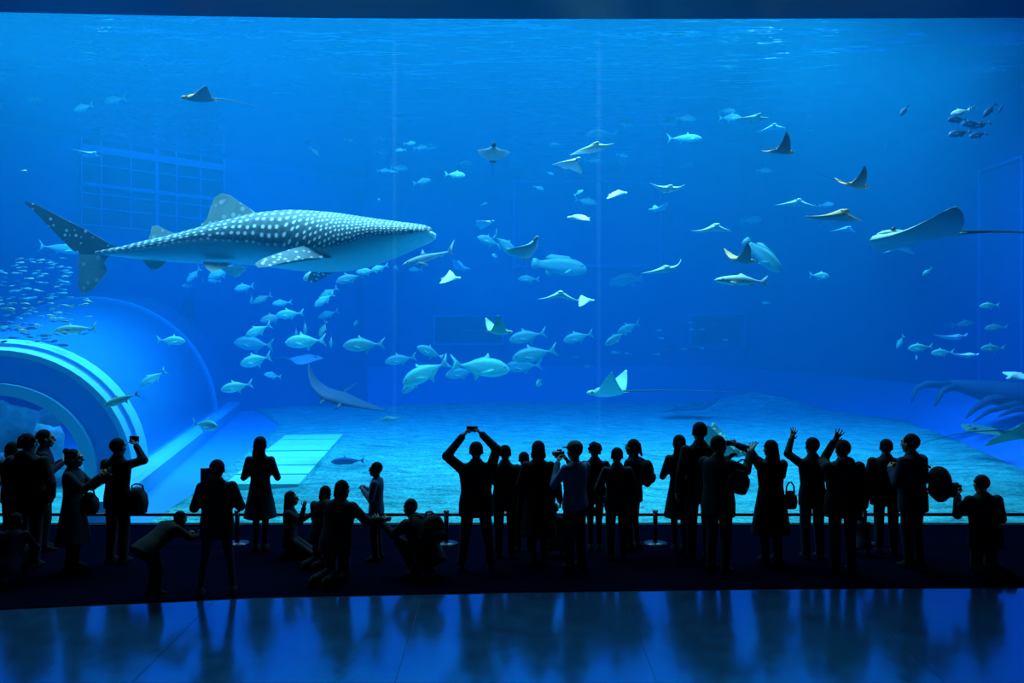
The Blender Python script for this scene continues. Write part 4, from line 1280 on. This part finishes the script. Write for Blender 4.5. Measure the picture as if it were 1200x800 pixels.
def harvest(objs):
    bpy.context.view_layer.update()
    dg = bpy.context.evaluated_depsgraph_get()
    out = []
    for o in objs:
        me = bpy.data.meshes.new_from_object(o.evaluated_get(dg))
        out.append(me)
    for o in objs:
        d = o.data
        bpy.data.objects.remove(o)
        bpy.data.meshes.remove(d)
    return out


def arrays(me):
    n, p = len(me.vertices), len(me.polygons)
    v = np.empty(n * 3, np.float32)
    me.vertices.foreach_get('co', v)
    return v.reshape(-1, 3), [tuple(q.vertices) for q in me.polygons]


# prototypes: head (faces +y, origin at its centre), hands (right hand, fingers along +y, palm down)
b = MB()
b.ball((0, -.012, .018), (.076, .096, .098), 20, 14)
b.ball((0, .028, -.035), (.058, .066, .082), 18, 12)
b.ball((0, .060, -.085), (.030, .028, .024), 12, 8)
b.cap((0, .093, .012), (0, .110, -.022), .008, .013)
b.ball((0, .088, .032), (.052, .016, .012), 12, 8)
b.ball((0, .091, -.058), (.026, .012, .010), 12, 8)
for s in (-1, 1):
    b.ball((s * .078, -.008, -.008), (.010, .020, .032), 10, 8)
    b.ball((s * .030, .080, .012), (.013, .012, .010), 10, 8)
    b.ball((s * .042, .058, -.022), (.020, .022, .022), 10, 8)
b.cap((0, -.015, -.05), (0, -.025, -.16), .052, .058, 14)
h_head = remesh(b, .0065, 2)


def hand_proto(curl, spread):
    b = MB()
    b.cap((0, -.02, 0), (0, .03, 0), .024, .028)
    for x in (-.024, -.008, .008, .024): b.cap((x * .6, .01, 0), (x, .075, 0), .016, .0115)
    for i, (x, L) in enumerate(((-.027, .066), (-.009, .076), (.009, .072), (.027, .056))):
        p = Vector((x, .078, 0))
        a = 0.0
        dx = (i - 1.5) * spread
        for sgm, f in enumerate((.45, .32, .23)):
            a += curl * (0.55 if sgm == 0 else 0.75)
            q = p + Vector((dx, math.cos(a), -math.sin(a))).normalized() * L * f
            b.cap(p, q, .0098 - .0008 * sgm, .0090 - .0008 * sgm, 8)
            p = q
    p = Vector((-.026, .012, -.004))
    q = p + Vector((-.030, .030, -.008 - .01 * curl))
    r = q + Vector((-.012 + .012 * curl, .026, -.006 - .012 * curl))
    b.cap(p, q, .014, .011, 8)
    b.cap(q, r, .0105, .0085, 8)
    return remesh(b, .0055, 1)


h_open, h_relax, h_grip = hand_proto(.12, .30), hand_proto(.5, .03), hand_proto(1.35, .0)
_p = [arrays(m_) for m_ in harvest([h_head, h_open, h_relax, h_grip])]
HEAD, HANDS = _p[0], {'open': _p[1], 'relax': _p[2], 'grip': _p[3]}

PEOPLE = []
LEGS = {'stand': None,
        'wide': dict(k=[(-.15, .02, .48), (.15, .02, .48)], a=[(-.20, -.02, .08), (.20, -.02, .08)]),
        'narrow': dict(k=[(-.07, .03, .48), (.07, .02, .48)], a=[(-.07, -.02, .08), (.075, -.01, .08)]),
        'step': dict(k=[(-.10, .06, .48), (.10, -.02, .48)], a=[(-.10, .08, .08), (.11, -.16, .08)]),
        'crouch': dict(pel=(0, -.05, .34), k=[(-.20, .34, .46), (.20, .34, .46)], a=[(-.15, .06, .08), (.15, .06, .08)]),
        'kneel': dict(pel=(0, -.10, .36), k=[(-.12, .26, .08), (.12, .26, .08)], a=[(-.10, -.16, .09), (.10, -.16, .09)]),
        'kneelup': dict(pel=(0, 0, .56), k=[(-.11, .04, .09), (.11, .06, .09)], a=[(-.10, -.36, .09), (.10, -.36, .09)]),
        'bend': dict(pel=(0, -.12, .86), k=[(-.10, .03, .46), (.10, .03, .46)], a=[(-.11, -.02, .08), (.11, -.02, .08)])}
ARM = {'down': ((.07, -.02, -.28), (.09, .05, -.53), 'relax'), 'hold': ((.09, .03, -.27), (-.10, .24, -.12), 'grip'), 'face': ((.10, .12, -.22), (-.10, .26, .06), 'grip'),
       'pocket': ((.13, -.04, -.27), (.05, .08, -.47), 'relax'), 'front': ((.06, .10, -.26), (-.02, .34, -.22), 'relax'), 'knee': ((.06, .16, -.22), (.04, .36, -.30), 'relax')}


def person(label, px, top, Y, face=0, lean=0, legs='stand', arms=('down', 'down'), head=(0, 0), hair='short', hcol='black', upper='jacket', ucol='black', lower='trousers', lcol='charcoal', wide=1.0, hat=None, H=None, hood=False, sleeves=True):
    """px, top: where the crown of the head shows; Y: how far off the person stands"""
    wide *= 1.06
    Y = min(Y, 10.85)
    ztop = CZ - (top - 400) / F * Y - 0.012
    L = LEGS[legs] or dict(k=[(-.10, .02, .48), (.10, .02, .48)], a=[(-.105, -.02, .08), (.105, -.02, .08)])
    pel = Vector(L.get('pel', (0, 0, .92)))
    T = Matrix.Translation(pel) @ Matrix.Rotation(R(-lean), 4, 'X')
    HM = T @ Matrix.Translation((0, .005, .66)) @ Matrix.Rotation(R(lean * .75), 4, 'X') @ Matrix.Rotation(R(head[0]), 4, 'Z') @ Matrix.Rotation(R(-head[1]), 4, 'X') @ Matrix.Translation((0, .012, .02)) @ Matrix.Diagonal((1.13, 1.10, 1.10, 1))
    crown = (HM @ Vector((0, -.015, .125))).z
    bx, by = (HM @ Vector((0, 0, 0))).xy
    k = ztop / crown
    org = P(px, top, Y)
    rz = R(face)
    # keep the head over its pixel
    off = Matrix.Rotation(rz, 2) @ Vector((bx * k, by * k))
    loc = Vector((org.x - off.x, Y - off.y * .0, 0.012))
    sh = [T @ Vector((s * .172 * wide, -.01, .455)) for s in (-1, 1)]
    J = {}
    ua = []
    for i, s in enumerate((-1, 1)):
        a = arms[i]
        if isinstance(a, str):
            e, w_, st_ = ARM[a]
            e, w_ = (e[0] * s, e[1], e[2]), (w_[0] * s, w_[1], w_[2])
        else:
            e, w_, st_ = a
        E_, W_ = sh[i] + Vector(e), sh[i] + Vector(w_)
        ua.append((sh[i], E_, W_, st_))
    hp = [pel + Vector((s * .085 * wide, 0, -.02)) for s in (-1, 1)]
    kn = [Vector(q) for q in L['k']]
    an = [Vector(q) for q in L['a']]
    TORSO = [(-.09, .13, .10, 0), (-.02, .165, .115, 0), (.06, .155, .105, .0), (.15, .14, .095, .0), (.27, .15, .10, .005), (.38, .165, .105, 0), (.45, .165, .09, -.008), (.50, .12, .075, -.012), (.545, .065, .058, -.012)]
    # --- body
    bb = MB()
    bb.loft([(z, x * wide, y, c_) for z, x, y, c_ in TORSO], T)
    bb.cap(T @ Vector((0, -.012, .5)), HM @ Vector((0, -.02, -.10)), .058, .054, 12)
    for (s0, E_, W_, _s) in ua:
        bb.cap(s0, E_, .052, .043)
        bb.cap(E_, W_, .043, .030)
    for i in (0, 1):
        bb.cap(hp[i], kn[i], .082, .055)
        bb.cap(kn[i], an[i], .055, .038)
        bb.cap(an[i] + Vector((0, -.03, -.035)), an[i] + Vector((0, .13, -.05)), .034, .026)
    # --- upper garment
    ub = MB()
    inf = {'jacket': .022, 'coat': .030, 'dress': .012, 'shirt': .022, 'parka': .040}[upper]
    for_len = {'jacket': -.16, 'shirt': -.10, 'parka': -.20, 'coat': -.10, 'dress': -.10}[upper]
    secs = [(z, (x + inf) * wide, y + inf, c_) for z, x, y, c_ in TORSO[1:8]]
    hem = [(for_len, (.165 + inf) * wide, .115 + inf, 0)]
    ub.loft(hem + secs + [(.545, .075 + inf * .5, .066 + inf * .4, -.012)], T)
    if upper in ('coat', 'dress'):
        dn = .42 if upper == 'dress' else .52
        if legs in ('crouch', 'kneel', 'kneelup'): dn = min(dn, pel.z - .06)
        fl = .085 if upper == 'dress' else .075
        M0 = Matrix.Translation(pel)
        ub.loft([(-dn, (.165 + inf + fl) * wide, .13 + inf + fl, 0), (-dn * .5, (.165 + inf + fl * .55) * wide, .12 + inf + fl * .5, 0), (.0, (.165 + inf) * wide, .115 + inf, 0), (.10, (.14 + inf) * wide, .10 + inf, 0)], M0)
    for (s0, E_, W_, _s) in ua:
        ub.cap(s0, E_, .060 + inf * .6, .048 + inf * .55)
        if sleeves: ub.cap(E_, E_.lerp(W_, .93), .048 + inf * .55, .036 + inf * .5)
        else: ub.cap(E_, E_.lerp(W_, .05), .05, .05)
    if upper in ('jacket', 'parka', 'coat'): ub.loft([(.49, .10, .085, -.012), (.545, .085, .078, -.010), (.585, .076, .076, -.004)], T)
    if hood: ub.ball(T @ Vector((0, -.10, .54)), (.115, .07, .075), 14, 10)
    # --- lower garment
    lb = None
    if lower == 'trousers':
        lb = MB()
        lb.loft([(-.10, .155 * wide, .115, 0), (-.02, .178 * wide, .128, 0), (.07, .166 * wide, .117, 0)], T)
        for i in (0, 1):
            lb.cap(hp[i], kn[i], .104, .082)
            lb.cap(kn[i], kn[i].lerp(an[i], .93), .082, .068)
    elif lower == 'slim':
        lb = MB()
        lb.loft([(-.10, .145 * wide, .108, 0), (-.02, .172 * wide, .122, 0), (.07, .16 * wide, .112, 0)], T)
        for i in (0, 1):
            lb.cap(hp[i], kn[i], .088, .060)
            lb.cap(kn[i], kn[i].lerp(an[i], .95), .060, .044)
    elif lower == 'skirt':
        lb = MB()
        lb.loft([(-.40, .25 * wide, .21, 0), (-.2, .215 * wide, .17, 0), (-.02, .182 * wide, .132, 0), (.08, .16 * wide, .112, 0)], Matrix.Translation(pel))
    # --- hair
    hb = MB()
    hb.ball(HM @ Vector((0, -.024, .032)), (.086, .097, .097), 16, 12, 0, HM.to_3x3())
    if hair in ('long', 'bob', 'bun', 'tail'):
        hb.ball(HM @ Vector((0, -.05, -.02)), (.088, .070, .09), 14, 10, 0, HM.to_3x3())
    if hair == 'long':
        hb.ball(HM @ Vector((0, -.075, -.13)), (.092, .050, .18), 14, 12, 0, HM.to_3x3())
    if hair == 'bob':
        hb.ball(HM @ Vector((0, -.035, -.06)), (.100, .085, .075), 14, 10, 0, HM.to_3x3())
    if hair == 'curly':
        rn = random.Random(px)
        for _ in range(26):
            d = Vector((rn.uniform(-1, 1), rn.uniform(-1, .35), rn.uniform(-.5, 1))).normalized()
            hb.ball(HM @ Vector((d.x * .088, -.024 + d.y * .095, .025 + d.z * .095)), .027, 8, 6)
    if hair == 'bun': hb.ball(HM @ Vector((0, -.10, .10)), .045, 12, 8)
    if hair == 'tail':
        hb.cap(HM @ Vector((0, -.11, .05)), HM @ Vector((0, -.15, -.10)), .035, .02)
    tb = None
    if hat == 'cap':
        tb = MB()
        tb.ball(HM @ Vector((0, -.015, .055)), (.094, .108, .085), 16, 10, 0, HM.to_3x3())
        tb.plate([HM @ Vector(q) for q in ((-.075, .06, .045), (.075, .06, .045), (.07, .15, .035), (.03, .18, .032), (-.03, .18, .032), (-.07, .15, .035))], .009, HM.to_3x3() @ Vector((0, 0, 1)), 0, 1, 0)
    req = {'body': remesh(bb, .017, 3), 'upper': remesh(ub, .017, 3), 'hair': remesh(hb, .013, 2)}
    if lb: req['lower'] = remesh(lb, .017, 3)
    if tb: req['hat'] = remesh(tb, .011, 1)
    W = Matrix.Translation(loc) @ Matrix.Rotation(rz, 4, 'Z') @ Matrix.Diagonal((k, k, k, 1))
    rec = dict(label=label, req=req, loc=loc, rz=rz, k=k, HM=HM, ua=ua, an=an, W=W, T=T,
               un={'jacket': 'jacket', 'coat': 'coat', 'dress': 'dress', 'shirt': 'shirt', 'parka': 'jacket'}[upper], um=cloth(ucol, COLS[ucol]),
               ln='skirt' if lower == 'skirt' else 'trousers', lm=cloth(lcol, COLS[lcol]), hm=HAIRM[hcol], tm=cloth('grey', COLS['grey']))
    PEOPLE.append(rec)
    rec['hand'] = [W @ (w_ + (w_ - e).normalized() * .085) for _s, e, w_, _x in ua]
    rec['wrist'] = [W @ w_ for _s, e, w_, _x in ua]
    rec['shoulder'] = [W @ s_ for s_, e, w_, _x in ua]
    rec['head'] = W @ HM @ Vector((0, 0, 0))
    rec['back'] = W @ T @ Vector((0, -.16, .30))
    rec['hip'] = [W @ (pel + Vector((s * .24 * wide, 0, -.02))) for s in (-1, 1)]
    return rec


def finish_people():
    flat = [(r, kk, o) for r in PEOPLE for kk, o in r['req'].items()]
    meshes = harvest([o for _r, _k, o in flat])
    for (r, kk, _o), me in zip(flat, meshes): r['req'][kk] = me
    for r in PEOPLE:
        v, f = arrays(r['req']['body'])
        V, Fc = [v], list(f)
        n = len(v)

        def join(proto, Mx, flip=False):
            nonlocal n
            pv, pf = proto
            A = np.array(Mx)
            q = pv.copy()
            if flip: q[:, 0] *= -1
            q = q @ A[:3, :3].T + A[:3, 3]
            V.append(q.astype(np.float32))
            Fc.extend(tuple(i + n for i in (reversed(t) if flip else t)) for t in pf)
            n += len(q)

        join(HEAD, r['HM'])
        for i, (s0, e, w_, st_) in enumerate(r['ua']):
            d = (w_ - e).normalized()
            inward = Vector((1 if i == 0 else -1, 0, 0))
            pal = inward if abs(d.dot(inward)) < .8 and st_ != 'open' else Vector((0, 1, 0))
            z = -(pal - d * pal.dot(d)).normalized()
            x = d.cross(z)
            Mx = Matrix((x, d, z)).transposed().to_4x4()
            Mx.translation = w_ + d * .012
            if st_ == 'open': Mx = Mx @ Matrix.Scale(1.2, 4)
            join(HANDS[st_], Mx, flip=(i == 0))
        me = bpy.data.meshes.new('person')
        me.from_pydata(np.concatenate(V).tolist(), [], Fc)
        me.materials.append(SKIN)
        me.polygons.foreach_set('use_smooth', [True] * len(me.polygons))
        bpy.data.meshes.remove(r['req']['body'])
        o = link('person', me, None, r['loc'], (0, 0, r['rz']))
        o.scale = (r['k'],) * 3
        tag(o, r['label'], 'person', 'visitors in front of the window')
        for kk, nm, mt in (('upper', r['un'], r['um']), ('lower', r['ln'], r['lm']), ('hair', 'hair', r['hm']), ('hat', 'cap', r['tm'])):
            if kk not in r['req']: continue
            m_ = r['req'][kk]
            m_.name = nm
            m_.materials.clear()
            m_.materials.append(mt)
            m_.polygons.foreach_set('use_smooth', [True] * len(m_.polygons))
            link(nm, m_, o)
        for a in r['an']:
            b = MB()
            b.loft([(-.078, .044, .145, .045), (-.055, .046, .147, .045), (-.02, .040, .11, .02), (.03, .040, .05, -.01)], Matrix.Translation(a))
            b.build('shoe', SHOE, o)


VIS = {}
A_ = lambda e, w_, st_='relax': (e, w_, st_)
VIS['edge'] = person('dark visitor mostly cut off by the picture edge beside the broad man', -30, 521, 10.3, -12, arms=('down', 'face'), ucol='charcoal', wide=1.1)
VIS['edgekid'] = person('small child crouching at the feet of the broad man', 8, 604, 9.3, 10, 24, 'crouch', ('knee', 'knee'), hair='bob', ucol='navy')
VIS['dim'] = person('child with bobbed hair half hidden beyond the broad man near the window', 15, 517, 11.75, -10, arms=('hold', 'hold'), hair='bob', ucol='slate')
VIS['broad'] = person('broad man in a bulky dark parka looking into the tunnel', 33, 508, 10.05, -6, arms=('hold', 'pocket'), upper='parka', ucol='black', wide=1.25, hair='curly', hood=True)
VIS['tallprofile'] = person('tall visitor in profile standing close behind the broad man', 53, 503, 10.9, -58, arms=('hold', 'hold'), upper='jacket', ucol='navy', wide=1.05)
VIS['reach'] = person('woman in a long dark coat in profile holding a phone out in front', 87, 526, 9.9, -78, arms=(A_((-.02, .20, -.22), (.05, .40, -.08), 'grip'), A_((.02, .20, -.20), (-.06, .40, -.02), 'grip')), hair='bun', upper='coat', ucol='slate', lcol='black')
VIS['wave'] = person('man raising one bent arm in front of the tunnel curb', 138, 513, 10.25, -14, legs='stand', arms=(A_((-.10, .08, -.25), (-.17, .30, -.10), 'relax'), A_((.22, .04, .06), (.02, .12, .25), 'grip')), upper='jacket', ucol='black', wide=1.05)
VIS['bend'] = person('child bending far forward with a camera, nearest of the children', 201, 604, 8.95, -38, 58, 'bend', (A_((.02, .20, -.20), (.06, .42, -.22), 'grip'), A_((.04, .20, -.18), (-.02, .42, -.20), 'grip')), upper='parka', ucol='black', wide=1.35)
VIS['tablet'] = person('woman in a dark coat standing apart and filming with a tablet', 254, 538, 8.97, 12, legs='wide', arms=(A_((-.10, .06, -.26), (.0, .26, .02), 'grip'), A_((.10, .04, -.26), (-.20, .26, -.02), 'grip')), upper='parka', ucol='black', hood=True, lower='slim')
VIS['girl'] = person('girl in a short flared dress with long hair standing alone at the barrier', 305, 511, 11.55, 0, legs='narrow', arms=('hold', 'hold'), hair='long', upper='dress', ucol='slate', lower='slim', lcol='black', wide=.92)
VIS['pointer'] = person('long-haired girl kneeling in profile and pointing up with one finger', 342, 575, 10.5, -80, 2, 'kneel', (A_((.0, .16, -.22), (.02, .36, -.10), 'relax'), A_((.02, .20, -.16), (-.02, .26, .10), 'grip')), hair='long', upper='jacket', ucol='charcoal')
VIS['squat_hair'] = person('visitor with bushy hair crouching between the pointing girl and the pale-shirted boy', 380, 570, 10.15, -20, 10, 'kneelup', ('front', 'front'), hair='bob', upper='parka', ucol='black', wide=1.1)
VIS['squat_big'] = person('large visitor crouching with head turned to the pale-shirted boy', 399, 564, 9.5, -24, 12, 'kneelup', ('front', A_((.16, .10, -.20), (.30, .26, -.20), 'relax')), hair='bob', upper='parka', ucol='black', wide=1.2)
VIS['boy'] = person('boy in a pale blue shirt standing in profile among crouching adults', 440, 541, 10.35, 82, arms=('hold', 'hold'), upper='shirt', ucol='blue', wide=.9)
VIS['packer'] = person('crouching visitor bent over beside the barrier post with one hand out', 478, 588, 9.7, 48, 34, 'crouch', (A_((-.06, .18, -.16), (-.10, .40, -.02), 'open'), 'knee'), upper='parka', ucol='black', wide=1.15)
VIS['armsup'] = person('man holding a phone high overhead with both arms', 558, 517, 9.94, 4, legs='wide', arms=(A_((-.20, .04, .16), (.02, .16, .42), 'grip'), A_((.08, .04, .25), (-.12, .16, .44), 'grip')), upper='parka', ucol='black', wide=1.1)
VIS['next'] = person('short-haired visitor shoulder to shoulder with the man with raised phone', 592, 521, 10.5, -4, arms=('hold', 'hold'), upper='jacket', ucol='charcoal', wide=1.05)
VIS['farkid'] = person('little child glimpsed between two adults close to the window', 614, 529, 11.75, 0, arms=('hold', 'down'), ucol='navy')
VIS['bagwoman'] = person('woman with straight hair carrying a shoulder bag on her arm', 631, 516, 10.2, -4, legs='narrow', arms=('hold', A_((.10, -.02, -.27), (.13, .10, -.50), 'grip')), hair='bob', upper='coat', ucol='black', lower='slim', wide=.95)
VIS['lowkid'] = person('toddler squatting low between the bag carrier and the man in the cap', 650, 591, 10.55, 0, 20, 'crouch', ('knee', 'knee'), upper='parka', ucol='black', wide=1.1)
VIS['cap'] = person('man in a brimmed cap and blue shirt photographing with a camera', 673, 517, 9.95, 38, arms=('face', 'face'), hat='cap', upper='shirt', ucol='blue', lcol='navy', wide=1.05)
VIS['curly'] = person('woman with short curly hair close to the window beside the capped man', 697, 518, 11.3, 0, legs='narrow', arms=('hold', 'pocket'), hair='curly', upper='jacket', ucol='maroon', lower='slim', wide=.98)
VIS['boy2'] = person('short round-headed youngster between the curly-haired woman and the backpack wearer', 723, 524, 10.4, 2, arms=('pocket', 'hold'), upper='jacket', ucol='charcoal', wide=1.0)
VIS['packgirl'] = person('woman with a small backpack leaning toward the round-headed youngster', 741, 514, 10.85, 52, arms=('hold', 'pocket'), hair='tail', upper='jacket', ucol='navy', lower='slim', wide=.95)
VIS['slimgirl'] = person('slim girl with long straight hair and narrow leggings beside the tallest man', 796, 509, 11.48, 0, legs='narrow', arms=('hold', 'hold'), hair='long', upper='dress', ucol='charcoal', lower='slim', lcol='black', wide=.86)
VIS['tall'] = person('tallest man, his cropped head above everyone else', 820, 494, 10.45, 0, arms=('down', 'down'), upper='jacket', ucol='black')
VIS['profileman'] = person('man in profile reaching both hands forward with a bag on his arm', 843, 510, 9.85, -48, arms=(A_((-.02, .20, -.16), (.10, .40, .02), 'grip'), A_((.06, .24, -.08), (.02, .42, .12), 'open')), upper='parka', ucol='black', wide=1.08)
VIS['frame'] = person('woman in a long flared coat lifting her phone with bent arms', 903, 515, 10.3, 16, arms=(A_((-.10, .10, .22), (-.22, .22, .27), 'grip'), A_((.08, .14, -.18), (-.22, .32, .06), 'grip')), hair='long', upper='coat', ucol='black', lcol='black', wide=1.05)
VIS['armover'] = person('visitor with one arm bent over a round head beside the woman in the flared coat', 952, 512, 10.45, 6, arms=(A_((-.16, .06, .12), (-.06, .14, .32), 'open'), 'hold'), hair='short', upper='jacket', ucol='charcoal', wide=1.05)
VIS['handup'] = person('hooded visitor raising a spread hand above the head', 988, 515, 9.85, 0, arms=(A_((.04, .25, .04), (.17, .20, .31), 'open'), 'down'), upper='parka', ucol='black', wide=1.15, hood=True)
VIS['kidlow'] = person('small child crouching beside the hooded visitor', 1011, 599, 10.6, 0, 18, 'crouch', ('knee', 'knee'), hair='bob', ucol='slate')
VIS['couple_a'] = person('visitor in a padded jacket standing close to the man with the backpack', 1039, 514, 10.75, -14, arms=('down', 'hold'), upper='parka', ucol='black', wide=1.1)
VIS['couple_b'] = person('man with a large backpack leaning toward the padded-jacket visitor', 1068, 508, 10.05, 30, 2, arms=('hold', 'hold'), upper='parka', ucol='navy', wide=1.1)
VIS['loner'] = person('visitor crouching alone by the barrier with a camera raised to the face', 1154, 557, 9.75, 6, 6, 'kneelup', (A_((-.14, .06, -.20), (-.02, .22, .04), 'grip'), 'hold'), upper='parka', ucol='black', wide=1.15)
finish_people()


# ------------------------------------------------------------------ what they carry
def rbox(sx, sy, sz, r=.2):
    bm = bmesh.new()
    bmesh.ops.create_cube(bm, size=1)
    bmesh.ops.scale(bm, vec=(sx, sy, sz), verts=bm.verts)
    bmesh.ops.bevel(bm, geom=bm.edges[:], offset=min(sx, sy, sz) * r, segments=2, profile=.6, affect='EDGES')
    me = bpy.data.meshes.new('b')
    bm.to_mesh(me)
    bm.free()
    me.polygons.foreach_set('use_smooth', [True] * len(me.polygons))
    return me


def put(name, me, mat, parent=None, loc=(0, 0, 0), rot=(0, 0, 0)):
    me.materials.append(mat)
    me.name = name
    return link(name, me, parent, loc, rot)


def phone(label, p, rz, tablet=False, rx=0.0):
    s = (.13, .010, .19) if tablet else (.15, .010, .075)
    o = put('tablet' if tablet else 'phone', rbox(*s, .3), DARKP, None, p, (rx, 0, rz))
    tag(o, label, 'tablet' if tablet else 'phone')
    put('screen', rbox(s[0] * .92, .003, s[2] * .9, .3), GLASSM, o, (0, -.005, 0))
    return o


def camera_(label, p, rz):
    o = put('camera', rbox(.13, .07, .09, .2), DARKP, None, p, (0, 0, rz))
    o.name = 'photo_camera'
    tag(o, label, 'camera')
    b = MB()
    b.tube([(0, .03, 0), (0, .09, 0), (0, .12, 0)], [.036, .038, .033], 14)
    b.build('lens', GLASSM, o)
    put('viewfinder', rbox(.05, .05, .03, .2), DARKP, o, (0, 0, .055))
    return o


def bag(label, p, rz, w_=.30, h=.28, d=.10, strap=.35, mat=None, name='shoulder_bag', tilt=0.0):
    o = empty(name, p, rz)
    o.rotation_euler = (0, tilt, rz)
    tag(o, label, 'bag')
    b = MB()
    b.rings([[(x * w_ / 2, y * d / 2, z) for x, y in ((-1, -.6), (-.8, -1), (.8, -1), (1, -.6), (1, .6), (.8, 1), (-.8, 1), (-1, .6))] if f == 1 else
             [(x * w_ / 2 * f, y * d / 2 * f, z) for x, y in ((-1, -.6), (-.8, -1), (.8, -1), (1, -.6), (1, .6), (.8, 1), (-.8, 1), (-1, .6))] for z, f in ((-h, .55), (-h * .93, .84), (-h * .6, 1.001), (-h * .3, .9), (-.04, .62), (0, .4))])
    b.build('bag_body', mat or LEATHER, o)
    b = MB()
    b.tube([(-w_ * .34, 0, -.03), (-w_ * .30, 0, strap * .5), (-w_ * .1, 0, strap * .95), (w_ * .1, 0, strap * .95), (w_ * .30, 0, strap * .5), (w_ * .34, 0, -.03)], .011, 6)
    b.build('strap', mat or LEATHER, o)
    return o


def backpack(label, p, rz, w_=.32, h=.44, d=.20):
    o = empty('backpack', p, rz)
    tag(o, label, 'backpack')
    b = MB()
    b.ball((0, -d / 2, -h * .05), (w_ / 2, d / 2, h / 2), 16, 12)
    b.ball((0, -d * .45, h * .16), (w_ * .44, d * .46, h * .30), 14, 10)
    b.ball((0, -d * .5, -h * .2), (w_ * .49, d * .52, h * .30), 14, 10)
    b.build('pack_body', cloth('black', COLS['black']), o)
    b = MB()
    b.ball((0, -d * .95, -h * .18), (w_ * .36, d * .25, h * .2), 14, 10)
    b.build('pocket', cloth('charcoal', COLS['charcoal']), o)
    for s in (-1, 1):
        b = MB()
        b.tube([(s * w_ * .3, -.02, h * .36), (s * w_ * .34, .06, h * .44), (s * w_ * .36, .16, h * .38), (s * w_ * .38, .20, h * .1), (s * w_ * .36, .10, -h * .2), (s * w_ * .32, -.02, -h * .3)], .016, 6, 0)
        b.build('strap', cloth('charcoal', COLS['charcoal']), o)
    return o


V_ = lambda k_: VIS[k_]
mid = lambda k_: (VIS[k_]['hand'][0] + VIS[k_]['hand'][1]) / 2
phone('dark phone held high overhead in two hands', mid('armsup') + Vector((0, 0.02, .02)), 0)
phone('dark phone held out by the woman in profile', mid('reach') + Vector((.03, 0, .04)), R(-78))
phone('dark tablet held up beside the filming woman', P(242, 558, 8.72), R(10), True)
phone('dark phone in the bent arms of the woman in the flared coat', V_('frame')['hand'][0] + Vector((-.02, 0.02, .0)), R(16))
phone('small phone in the raised fist of the man by the curb', V_('wave')['hand'][1] + Vector((0, .02, .03)), R(-14))
camera_('black camera held up by the man in the cap', mid('cap') + Vector((-.02, .05, .02)), R(38))
camera_('black camera held by the bending child', mid('bend') + Vector((.05, .03, 0)), R(-52))
camera_('black camera at the face of the lone crouching visitor', V_('loner')['hand'][0] + Vector((0, .04, .02)), R(6))
bag('soft round bag hanging at the hip of the man by the curb', P(161, 571, 10.2), R(-10), .26, .36, .18, .05)
bag('rounded bag at the hip of the woman in profile', P(105, 577, 9.75), R(-20), .24, .27, .14, .05)
bag('shoulder bag hanging from the arm of the straight-haired woman', P(644, 566, 10.15), R(10), .16, .28, .14, .16)
bag('square tote bag dangling from the forearm of the man in profile', P(869, 551, 9.6), R(-10), .28, .30, .07, .14, cloth('charcoal', COLS['charcoal']), 'tote_bag', R(14))
bag('slouchy bag at the hip of the woman in the flared coat', P(926, 575, 10.25), R(12), .18, .24, .12, .12)
backpack('large rounded backpack jutting from the leaning man', V_('couple_b')['back'] + Vector((.085, .06, -.10)), R(55), .36, .46, .28)
backpack('small backpack on the shoulder of the leaning woman', V_('packgirl')['back'] + Vector((0, 0, .02)), R(52), .26, .38, .16)
backpack('backpack on the crouching visitor by the barrier post', V_('packer')['back'] + Vector((.02, -.02, .0)), R(48), .34, .40, .22)
